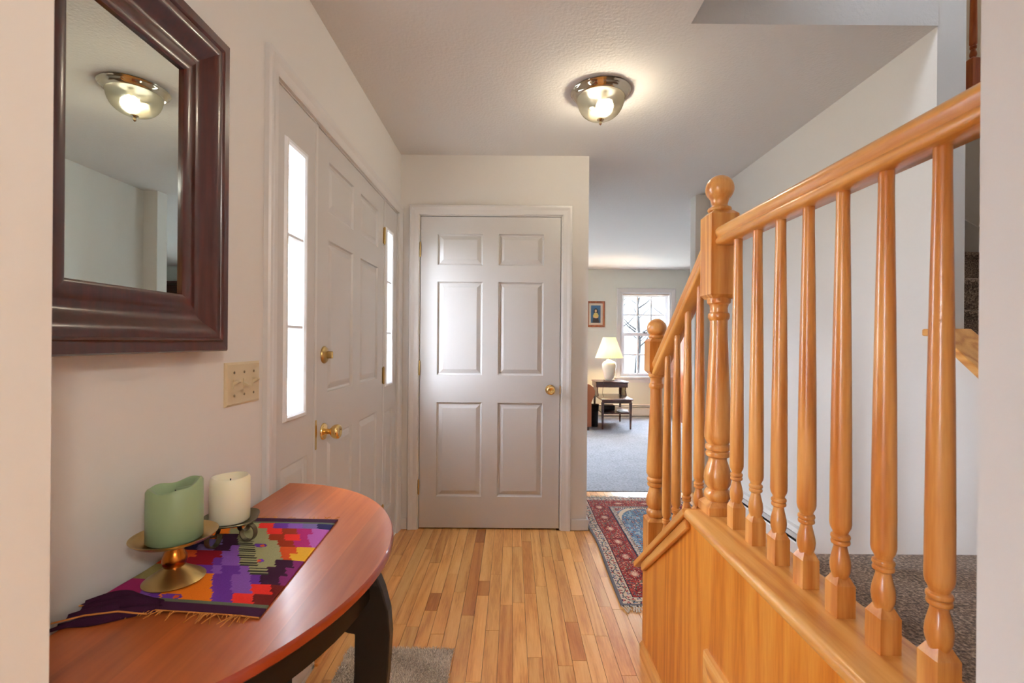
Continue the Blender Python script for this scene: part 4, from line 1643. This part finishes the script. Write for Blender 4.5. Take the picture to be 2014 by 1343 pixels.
def blob(nm, mat, pts, y):
    MB().prism(pts, y, y + .001, 'y').build(nm, mat, pc)


def ell(cx, cz, a, b, n=18):
    return [(cx + a * math.cos(2 * PI * i / n), cz + b * math.sin(2 * PI * i / n)) for i in range(n)]


blob('painted_hair', M['pict_hair'], ell(.0, .045, .036, .055), -.0106)
blob('painted_face', M['pict_skin'], ell(.0, .052, .017, .024), -.0118)
blob('painted_dress', M['pict_dress'], [(-.045, -.02), (-.02, .024), (.02, .024), (.048, -.02), (.04, -.06), (-.04, -.06)], -.0112)
blob('painted_skirt', M['pict_hair'], [(-.04, -.06), (.04, -.06), (.06, -.143), (-.055, -.143)], -.0106)
blob('painted_hands', M['pict_skin'], ell(.004, -.055, .03, .012), -.0122)

so = thing('sofa', 'brown leather sofa whose rolled arm shows past the closet corner', 'sofa', (0, 6.5, 0))
SX1 = 1.10
for (a0, a1) in ((SX1 - .15, SX1), (-.60, -.46)):
    xc = (a0 + a1) / 2
    poly = [(a0, .06), (a1, .06), (a1, .40)] + [(xc + .075 * 0 + (.125 if a0 > 0 else .125) * math.cos(t_), .53 + .12 * math.sin(t_)) for t_ in [R(-40 + 26 * k) for k in range(11)]] + [(a0, .40)]
    MB().prism(poly, 0, .88, 'y').build('arm', M['leather'], so, smooth=True, angle=35)
box('seat_base', M['leather'], (-.46, SX1 - .15, .05, .85, .06, .30), so, .02)
for i in range(2):
    box('seat_cushion', M['leather'], (-.45 + i * .70, .24 + i * .70, .03, .62, .30, .45), so, .035)
    box('back_cushion', M['leather'], (-.45 + i * .70, .24 + i * .70, .58, .86, .45, .88), so, .05)
for (lx, ly) in ((-.53, .06), (1.05, .06), (-.53, .8), (1.05, .8)):
    box('foot', M['walnut'], (lx - .025, lx + .025, ly - .025, ly + .025, 0.004, .06), so)

bn = thing('waste_bin', 'black waste bin between the sofa arm and end table', 'bin', (1.205, 6.86, .004))
MB().lathe([(.048, 0), (.062, .31), (.066, .315), (.066, .322), (.060, .322), (.046, .006)], (0, 0, 0), 32).build('bucket', M['bin'], bn, smooth=True, angle=50)
bx1 = thing('media_box', 'black electronic box on the end table shelf', 'device', (1.43, 6.98, .232))
box('case', M['bin'], (-.08, .08, -.08, .08, 0.004, .075), bx1, .006)
for i in range(4):
    MB().lathe([(.008, 0), (.008, .004)], ((-.06, .06, .06, -.06)[i], (-.06, -.06, .06, .06)[i], 0), 10).build('foot', M['dark'], bx1)
for i in range(3):
    o = MB().box(-.07, .07, -.10, .10, 0, .006).build('magazine', M['paper'])
    tag(o, ['lowest pale magazine of the pile on the end table shelf', 'middle pale magazine of the pile on the end table shelf', 'topmost pale magazine of the pile on the end table shelf'][i], 'magazine', 'magazines on the end table shelf')
    o.location = (1.60, 6.80, .232 + i * .0062)
    o.rotation_euler = (0, 0, .2 - .25 * i)

cb = thing('drawer_cabinet', 'warm brown wooden drawer cabinet glimpsed between the raked balusters', 'cabinet', (2.60, 7.10, 0))
box('carcass', M['cabinet'], (0, .80, .02, .45, .004, 1.42), cb)
box('top', M['cabinet'], (-.015, .815, 0, .46, 1.42, 1.445), cb, .004)
for k in range(5):
    dr = box('drawer', M['cabinet'], (.03, .77, .002, .02, .07 + k * .265, .315 + k * .265), cb, .004)
    for kx in (.08, .72):
        MB().lathe([(.008, .002), (.008, -.010), (.016, -.016), (.017, -.024), (.010, -.030)], (kx, 0, .19 + k * .265), 16, 'y').build('knob', M['porcelain'], dr, smooth=True)
bc = thing('bookcase', 'tall dark bookcase in the living room corner, seen in the mirror', 'bookcase', (3.85, 7.50, 0))
for xx in (0, .70):
    box('side', M['walnut'], (xx, xx + .03, 0, .33, .004, 2.15), bc)
box('back', M['walnut'], (.03, .70, .31, .33, .004, 2.15), bc)
for k in range(6):
    box('shelf', M['walnut'], (.03, .70, .01, .31, .06 + k * .412, .085 + k * .412), bc)
